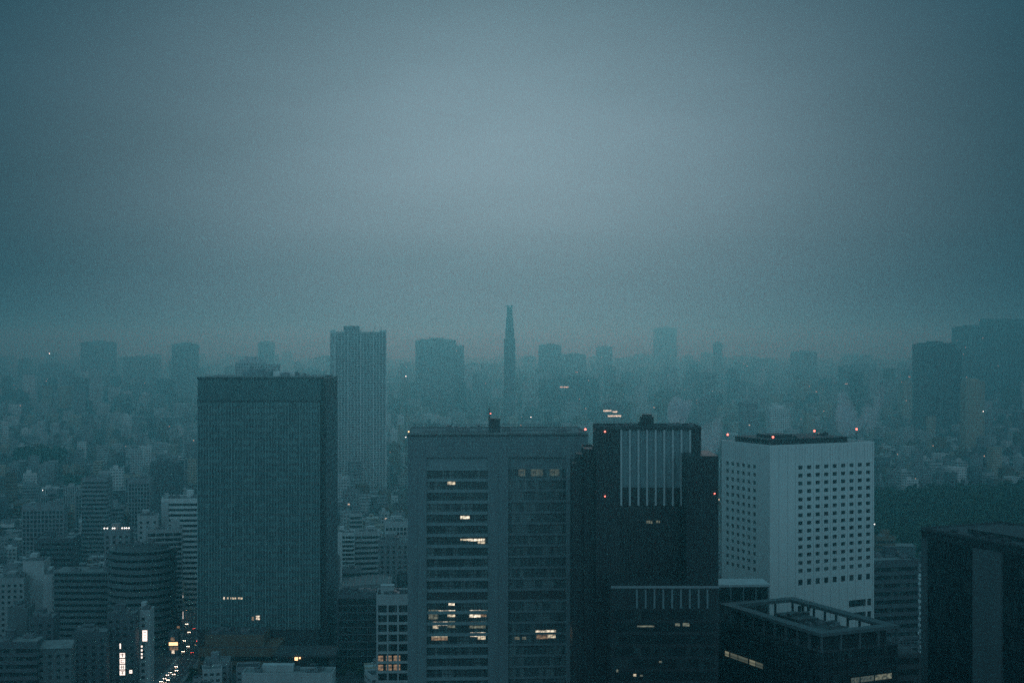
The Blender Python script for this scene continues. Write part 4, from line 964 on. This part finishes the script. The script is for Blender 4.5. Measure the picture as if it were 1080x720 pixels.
names = ['nearest', 'second', 'third', 'fourth', 'fifth', 'sixth', 'seventh', 'eighth', 'ninth', 'tenth']
cnt = {}
for off, y, c in spots:
    away = off > 0
    if cars[c] is None: o = cars[c] = make_car('car', 'car_'+c)
    else: o = copy_thing(cars[c])
    y += rng.uniform(-1.0, 1.0); off += rng.uniform(-.35, .35)
    o.location = (street_x(y)+off, y, .006); o.rotation_euler.z = R(3)+(pi if away else 0)
    kk = (c, away); cnt[kk] = cnt.get(kk, 0)+1
    o['label'] = f"{c} car {'driving off in the street' if away else 'with headlights on in the street queue'}, {names[cnt[kk]-1]} among its colour"
    o['category'] = 'car'; o['group'] = 'cars in the street at lower left'

lampm = None
for i, (sd, y) in enumerate([(6.4, 790), (6.4, 850), (6.4, 925), (6.4, 1010), (-6.4, 960), (-6.4, 1060)]):
    if lampm is None:
        t = lampm = thing('street_lamp', None, None); p = MB(); p.cyl(0, 0, .12, 0, 8.5, 8, 0, .08); p.bar((0, 0, 8.4), (-1.6, 0, 8.8), .06); p.build('post', M['metal'], t)
        l = MB(); l.box(-2.1, -1.3, -.22, .22, 8.72, 8.95); l.build('lamp_head', M['metal'], t); b = MB(); b.box(-2.05, -1.35, -.18, .18, 8.62, 8.715); b.build('lamp_glass', M['warm_lamp'], t)
        o = t
    else: o = copy_thing(lampm)
    o.location = (street_x(y)+sd, y, .14); o.rotation_euler.z = 0 if sd > 0 else pi
    o['label'] = f"street lamp with a bent arm on the {'slab tower' if sd > 0 else 'rounded office'} side, {['nearest', 'second nearest', 'third nearest', 'farthest', 'nearer one', 'farther one'][i]}"; o['category'] = 'street lamp'; o['group'] = 'lamps along the left street'

# ------------------------------------------------------------------ trees
def crown_mesh(seed, rx, rz, nl, leaf=.8):
    r = random.Random(seed); m = MB(); lobes = [(r.uniform(-.55, .55)*rx, r.uniform(-.55, .55)*rx, r.uniform(-.45, .55)*rz, r.uniform(.35, .62)) for _ in range(7)]
    for i in range(nl):
        lx, ly, lz, lr = lobes[r.randrange(7)]
        d = Vector((r.gauss(0, 1), r.gauss(0, 1), r.gauss(0, 1))).normalized()*(r.random()**.4)
        p = Vector((lx+d.x*rx*lr, ly+d.y*rx*lr, lz+d.z*rz*lr*1.1)); nn = (d+Vector((r.gauss(0, .5), r.gauss(0, .5), r.gauss(.4, .5)))).normalized()
        a = nn.orthogonal().normalized(); b = nn.cross(a); s = leaf*r.uniform(.6, 1.3); q = r.uniform(0, 6.28); a, b = a*cos(q)+b*sin(q), b*cos(q)-a*sin(q)
        m.face([p-a*s, p-b*s*.6, p+a*s, p+b*s*.6], [(0, 0)]*4, 1 if r.random() < .35 else 0)
    return m.mesh('crown', [M['leaf'], M['leaf_b']])
def trunk_mesh(hh):
    m = MB(); m.cyl(0, 0, .28, 0, hh, 8, 0, .16)
    for k in range(5): a = k*1.3; m.bar((0, 0, hh*.75), (cos(a)*1.6, sin(a)*1.6, hh*1.25), .07)
    return m.mesh('trunk', M['bark'])
CR = [crown_mesh(s, 3.2, 3.2, 420, .6) for s in (1, 2, 3)]; TR = trunk_mesh(4.2)
tspots = [(356, 815, 9), (362, 795, 8), (371, 803, 10), (379, 790, 9), (386, 805, 8), (394, 792, 9), (345, 790, 8), (337, 783, 9), (203, 786, 8), (204, 777, 7), (203, 800, 7), (202, 770, 8)]
for i, (px, y, hh) in enumerate(tspots):
    s = hh/8.5; t = thing('street_tree', None, 'tree', (XX(px, y), y, .0), i*1.1, 'small trees around the foot of the slab tower'); t.scale = (s, s, s)
    link('trunk', TR, t); c = link('crown', CR[i % 3], t, (0, 0, 6.0))
    t['label'] = f"small dark tree {'beside the glazed block' if px > 350 else 'by the low hall' if px > 300 else 'on the street kerb by the podium'}, {['first', 'second', 'third', 'fourth', 'fifth', 'sixth', 'first', 'second', 'first', 'second', 'third', 'fourth'][i]} counted in from the right"
for grp in ((0, 6), (6, 8), (8, 12)):
    ids = sorted(range(*grp), key=lambda k: -tspots[k][0]); nm = ['first', 'second', 'third', 'fourth', 'fifth', 'sixth']
    for r_, k in enumerate(ids):
        px = tspots[k][0]; o = [q for q in C.objects if q.name.startswith('street_tree')][k]
        o['label'] = f"small dark tree {'beside the glazed block under the arched hall' if px > 350 else 'by the low hall with the warm lamp' if px > 300 else 'on the street kerb by the brown podium'}, {nm[r_]} from the right"
def wood(name, poly, n, seed, hmin=12, hmax=20):
    """a park seen from far as one dark mass of crowns"""
    r = random.Random(seed); m = MB(); xs = [p[0] for p in poly]; ys = [p[1] for p in poly]; k = 0
    def inside(x, y):
        c = False
        for (ax, ay), (bx, by) in zip(poly, poly[1:]+poly[:1]):
            if (ay > y) != (by > y) and x < (bx-ax)*(y-ay)/(by-ay)+ax: c = not c
        return c
    while k < n:
        x, y = r.uniform(min(xs), max(xs)), r.uniform(min(ys), max(ys))
        if not inside(x, y): continue
        k += 1; h = r.uniform(hmin, hmax); rr = r.uniform(3.5, 6.5)
        for j in range(26):
            d = Vector((r.gauss(0, 1), r.gauss(0, 1), abs(r.gauss(0, 1)))).normalized()*r.uniform(.65, 1.05)
            p = Vector((x+d.x*rr, y+d.y*rr, h*.62+d.z*h*.38)); nn = (d+Vector((r.gauss(0, .4), r.gauss(0, .4), r.gauss(.3, .4)))).normalized()
            a = nn.orthogonal().normalized(); b = nn.cross(a); s = r.uniform(1.2, 2.4)
            m.face([p-a*s-b*s*.5, p+a*s-b*s*.6, p+a*s*.7+b*s, p-a*s*.8+b*s*.9], [(0, 0)]*4, 1 if r.random() < .25 else 0)
    xs0, ys0 = min(xs), min(ys)
    o = m.build(name, [M['leaf'], M['leaf_b']]); tag(o, kind='stuff'); OCC.append((min(xs), max(xs), min(ys), max(ys)))
    return o
PW = [(XX(918, 1150), 1150), (XX(1130, 1150), 1150), (XX(1130, 1800), 1800), (XX(925, 1700), 1700), (XX(920, 1400), 1400)]
tag(wood('park_wood', PW, 1900, 5), 'dark park woodland stretching away right of the pale hotel tower', 'woodland')
PL = [(XX(18, 2050), 2050), (XX(62, 2050), 2050), (XX(70, 2300), 2300), (XX(15, 2300), 2300)]
tag(wood('temple_wood', PL, 220, 6, 14, 26), 'dark clump of trees among the low roofs at the far left', 'woodland')
PL2 = [(XX(70, 1750), 1750), (XX(120, 1750), 1750), (XX(125, 1900), 1900), (XX(72, 1900), 1900)]
tag(wood('shrine_wood', PL2, 110, 8, 9, 15), 'small dark grove above the slim banded tower at the left', 'woodland')

# curved white path rail and low pavilion at the edge of the park
def pavilion():
    Y = 1120.0; x0 = XX(930, Y)
    t = thing('park_pavilion', 'low pavilion with a pale edged roof at the near side of the park', 'pavilion', (x0, Y, 0), R(-3)); w_ = XX(966, Y)-x0; h = ZZ(575.5, Y)
    b = MB(); b.box(.6, w_-.6, .6, 15, 0, h-.5); b.build('wall', M['dark grey'], t); r = MB(); r.box(0, w_, 0, 16, h-.5, h); r.build('roof', M['roof'], t); register(t, 0, w_, 0, 16, h)
pavilion()

# ------------------------------------------------------------------ the city: rows of ordinary buildings
class ZB:
    """one-pixel depth buffer over the 1080 x 720 picture, to know what the photo can show of each block"""
    def __init__(s): s.z = np.full((720, 1080), 1e9)
    def put(s, b, d):
        x0, x1, y0, y1 = max(0, int(b[0])), min(1080, int(math.ceil(b[1]))), max(0, int(b[2])), min(720, int(math.ceil(b[3])))
        if x1 <= x0 or y1 <= y0: return
        v = s.z[y0:y1, x0:x1]; v[v > d] = d
    def seen(s, b, d):
        x0, x1, y0, y1 = max(0, int(b[0])), min(1080, int(math.ceil(b[1]))), max(0, int(b[2])), min(720, int(math.ceil(b[3])))
        if x1 <= x0 or y1 <= y0: return 0
        return int((s.z[y0:y1, x0:x1] >= d-.01).sum())
zb = ZB()
for b in BOXES: zb.put(b, b[4])
cr = random.Random(21); cells = []
def occupied(x, y, r):
    for a, b, c, d in OCC:
        if a-r < x < b+r and c-r < y < d+r: return True
    return False
def in_view(x, y, m=40): return abs(x) < y*.385+m
Y0 = 700
for (ya, yb, cs) in ((700, 1500, 18.5), (1500, 2800, 25.0), (2800, 5200, 46.0), (5200, 10500, 95.0)):
    for ix in range(-int(yb*.42/cs)-1, int(yb*.42/cs)+2):
        for iy in range(int(ya*.8/cs), int(yb*1.25/cs)+1):
            th = R(14); gx, gy = ix*cs, iy*cs
            if ix % 5 == 0 or iy % 6 == 0: 
                if cs < 40: continue                                     # streets
            x = gx*cos(th)-gy*sin(th)+iy*cs*sin(th); y = gx*sin(th)+gy*cos(th)
            x += cr.uniform(-.08, .08)*cs; y += cr.uniform(-.08, .08)*cs
            if not (ya <= y < yb) or not in_view(x, y): continue
            w_ = cs*cr.uniform(.42, .80); d = cs*cr.uniform(.42, .78)
            if occupied(x, y, max(w_, d)*.62): continue
            u = cr.random(); h = cr.uniform(6, 14) if u < .55 else cr.uniform(12, 26) if u < .91 else cr.uniform(26, 46)
            if y > 1800 and cr.random() < .022: h = cr.uniform(38, 66)
            if y > 3200: h *= 1.15; 
            if y > 3200 and cr.random() < .04: h = cr.uniform(60, 120)
            if y < 800: h = min(h, 14)
            cells.append((y, x, w_, d, h, th+(cr.choice((-.12, 0, 0, .1)))))
cells.sort()
tones = ['white', 'pale grey', 'pale grey', 'grey', 'grey', 'grey', 'dark grey', 'dark grey', 'beige', 'brown']
recs = []
for y, x, w_, d, h, th in cells:
    tone = cr.choice(tones); pat = cr.choice(['rows', 'rows', 'bands', 'slots' if h > 20 else 'rows'])
    cx, sx = cos(th), sin(th); px = []; dp = []
    for a in (-w_/2, w_/2):
        for b in (-d/2, d/2): X_, Y_ = x+a*cx-b*sx, y+a*sx+b*cx; px.append(540+F*X_/Y_); dp.append(Y_)
    bx = (min(px), max(px), 360+F*(EYE-h)/y, 360+F*EYE/min(dp)); recs.append(dict(x=x, y=y, w=w_, d=d, h=h, th=th, tone=tone, pat=pat, b=bx)); zb.put(bx, y)
for q in recs: q['vis'] = zb.seen(q['b'], q['y'])
order = sorted([q for q in recs if q['vis'] > 14 and q['y'] < 4000], key=lambda q: -q['vis'])
solo = order[:285]; sid = {id(q) for q in solo}
def where(q):
    c = (q['b'][0]+q['b'][1])/2; best = None
    for ph, a, b, dpt in LAND:
        if dpt > 1500: continue
        dist = 0 if a <= c <= b else min(abs(c-a), abs(c-b))
        sc_ = dist+abs(q['y']-dpt)*.004
        if best is None or sc_ < best[0]: best = (sc_, ph, a, b, dist, dpt)
    _, ph, a, b, dist, dpt = best
    if a <= c <= b: rel = 'behind' if q['y'] > dpt else 'in front of'
    else: rel = 'left of' if c < a else 'right of'
    return f'{rel} {ph}'
ORD = ['first', 'second', 'third', 'fourth', 'fifth', 'sixth', 'seventh', 'eighth', 'ninth', 'tenth', 'eleventh', 'twelfth', 'thirteenth', 'fourteenth', 'fifteenth', 'sixteenth', 'seventeenth', 'eighteenth', 'nineteenth', 'twentieth']
keys = {}
for q in solo:
    r = random.Random(int(q['x']*7+q['y']*13)); q['r'] = r
    q['feat'] = r.choice(['hut', 'tank', 'bare', 'units', 'mast'])
    fc = {'hut': 'roof hut', 'tank': 'roof tank', 'bare': 'bare roof', 'units': 'roof units', 'mast': 'roof mast'}[q['feat']]
    size = 'low' if q['h'] < 14 else 'mid-rise' if q['h'] < 30 else 'tall'
    pt = {'rows': 'windowed', 'bands': 'banded', 'slots': 'slotted'}[q['pat']]
    rng_ = 'near' if q['y'] < 1150 else 'farther' if q['y'] < 1900 else 'misty'
    q['key'] = f"{rng_} {size} {pt} {q['tone']} block, {fc}, {where(q)}"; keys.setdefault(q['key'], []).append(q)
for k, qs in keys.items():
    qs.sort(key=lambda q: (q['b'][0]+q['b'][1]))
    for i, q in enumerate(qs): q['label'] = k if len(qs) == 1 else k+f", {ORD[min(i, 19)]} from left"
for q in solo:
    r = q['r']; w_, d, h, tone = q['w'], q['d'], q['h'], q['tone']
    t = thing('city_block', q['label'], 'building', (q['x'], q['y'], 0), q['th'], 'ordinary buildings of the low city')
    near = q['y'] < 1500 and h < 60
    ox, oy = -w_/2, -d/2
    o = bpy.data.objects
    if near and q['pat'] in ('bands', 'slots'):
        n0 = len(t.children)
        banded(t, w_, d, h, tone, 3.6, 1.5 if q['pat'] == 'bands' else .9, pier=0 if q['pat'] == 'bands' else 3.0, pier_w=.8, r=r, clutter=3 if q['feat'] == 'units' else 1, stairs=q['feat'] in ('hut', 'mast'))
        for c in t.children: c.location.x += ox; c.location.y += oy
    else:
        b = MB(); b.box(ox, -ox, oy, -oy, 0, h, 0); b.build('wall', MW[tone, q['pat']], t)
        rf = MB(); rf.box(ox+.3, -ox-.3, oy+.3, -oy-.3, h, h+.05); parapet(rf, ox-.03, -ox+.03, oy-.03, -oy+.03, h-.01, .9, .3, 1); rf.build('roof', [M[r.choice(['roof', 'roof_pale', 'roof', 'roof_dark'])], M[tone]], t)
        if q['feat'] in ('hut', 'mast') and w_ > 6: 
            s = MB(); s.box(ox+w_*.25, ox+w_*.6, oy+d*.4, oy+d*.75, h+.05, h+r.uniform(2.6, 5)); s.build('roof_hut', M[tone], t)
        if q['feat'] == 'units': roof_clutter(t, ox+1, -ox-1, oy+1, -oy-1, h+.05, 3, r)
    if q['feat'] == 'tank':
        s = MB(); x_, y_ = r.uniform(-.2, .2)*w_, r.uniform(-.1, .25)*d
        for a in (-1, 1):
            for c in (-1, 1): s.bar((x_+a, y_+c, h), (x_+a, y_+c, h+1.7), .1)
        s.cyl(x_, y_, 1.5, h+1.7, h+4.0, 12); s.build('water_tank', M['metal'], t)
    if q['feat'] == 'mast': mast(t, r.uniform(-.3, .3)*w_, r.uniform(-.3, .3)*d, h, r.uniform(4, 9), .1, 3)
# everything smaller or farther: one object
MATS = [MW[k] for k in MW]; IDX = {k: i for i, k in enumerate(MW)}; nW = len(MATS); MATS += [M['roof'], M['roof_pale'], M['roof_dark']]
cm = MB()
for q in recs:
    if id(q) in sid: continue
    Tm = Matrix.Translation((q['x'], q['y'], 0)) @ Matrix.Rotation(q['th'], 4, 'Z'); w_, d, h = q['w'], q['d'], q['h']
    rt = nW+cr.choice((0, 0, 1, 2)); k = IDX[q['tone'], q['pat']]
    if q['y'] > 2800 and h < 40 and cr.random() < .8:                     # a far cell is a cluster of smaller roofs
        n = 3 if q['y'] < 5200 else 4
        for i in range(n):
            for j in range(n):
                if cr.random() < .25: continue
                a, b = -w_*.62+w_*1.24*i/n, -d*.62+d*1.24*j/n; hh = h*cr.uniform(.45, 1.25); kk = IDX[cr.choice(tones), cr.choice(('rows', 'bands'))]
                cm.prism([(a, b), (a+w_*1.05/n, b), (a+w_*1.05/n, b+d*1.05/n), (a, b+d*1.05/n)], 0, hh, kk, nW+cr.choice((0, 0, 1, 2)), cr.uniform(0, 900), False, Tm)
        continue
    cm.prism([(-w_/2, -d/2), (w_/2, -d/2), (w_/2, d/2), (-w_/2, d/2)], 0, h, k, rt, cr.uniform(0, 900), False, Tm)
    a = cr.uniform(-.3, .0)*w_; b = cr.uniform(-.2, .1)*d; cm.prism([(a, b), (a+w_*.3, b), (a+w_*.3, b+d*.3), (a, b+d*.3)], h, h+cr.uniform(2, 4.5), k, rt, 0, False, Tm)
tag(cm.build('far_city', MATS), 'mass of low city roofs fading into the mist behind the towers', 'city', kind='stuff')

# a few lamps burning far out in the mist
for i, (px, py, Y, nm) in enumerate([(428, 397, 2100, 'above the roofs right of the slim residential tower'),  (52, 373, 2600, 'high in the mist at the far left'), (560, 440, 1900, 'just above the central block roof, right of the spire'),
                                      (1037, 434, 1500, 'below the pale beige block at right'),  (45, 517, 1350, 'over the dark roofs at far left'),  (428, 461, 1200, 'beside the roof edge of the central block')]):
    t = thing('mast_lamp', 'bright small lamp on a mast '+nm, 'lamp', (XX(px, Y), Y, 0)); z = ZZ(py, Y); k = Y/F
    p = MB(); p.cyl(0, 0, .3, 0, z, 6, 0, .15); p.build('mast', M['metal_dark'], t); b = MB(); b.cyl(0, 0, .42*k, z, z+.6*k, 8); b.build('lamp_head', M['white_lamp'], t)

# ------------------------------------------------------------------ steam from rooftop cooling towers
def steam(label, x, y, z, sx, sz, seed, dens):
    r = random.Random(seed); me = bpy.data.meshes.new('steam_plume'); import bmesh
    bm = bmesh.new(); bmesh.ops.create_icosphere(bm, subdivisions=4, radius=1.0)
    ph = [(Vector((r.gauss(0, 1), r.gauss(0, 1), r.gauss(0, 1)))*2.2, r.uniform(0, 6.28), r.uniform(.07, .17)) for _ in range(14)]
    for v in bm.verts:
        c = v.co.copy(); s = 1+sum(a*sin(k.dot(c)+p) for k, p, a in ph); grow = .55+.45*(c.z+1)/2
        v.co = Vector((c.x*s*sx*grow+.35*sx*(c.z+1), c.y*s*sx*.8*grow, (c.z+1)*s*sz/2))
    bm.to_mesh(me); bm.free(); me.polygons.foreach_set('use_smooth', [True]*len(me.polygons))
    m = bpy.data.materials.new('steam'); m.use_nodes = True; t = m.node_tree; t.nodes.clear(); o = nd(t, 'ShaderNodeOutputMaterial'); p = nd(t, 'ShaderNodeVolumePrincipled'); t.links.new(p.outputs[0], o.inputs['Volume'])
    dens = dens*26
    p.inputs['Color'].default_value = (.86, .97, 1, 1); p.inputs['Density'].default_value = dens; p.inputs['Anisotropy'].default_value = .74; me.materials.append(m)
    ob = link('steam_plume', me, None, (x, y, z)); tag(ob, label, 'steam')
for px, py, Y, wpx, hpx, lab, dn in ((713, 452, 640, 22, 26, 'pale puff of steam behind the roof of the ribbed tower', .010), (745, 487, 620, 22, 34, 'thin steam drifting in the gap between ribbed tower and hotel', .007), (893, 462, 700, 34, 40, 'thin steam rising behind the red lamps on the hotel roof', .0045), (915, 458, 720, 20, 34, 'faint wisp of steam at the right corner of the hotel roof', .004)):
    steam(lab, XX(px, Y), Y, ZZ(py, Y), wpx/F*Y/1.7, hpx/F*Y, int(px), dn)
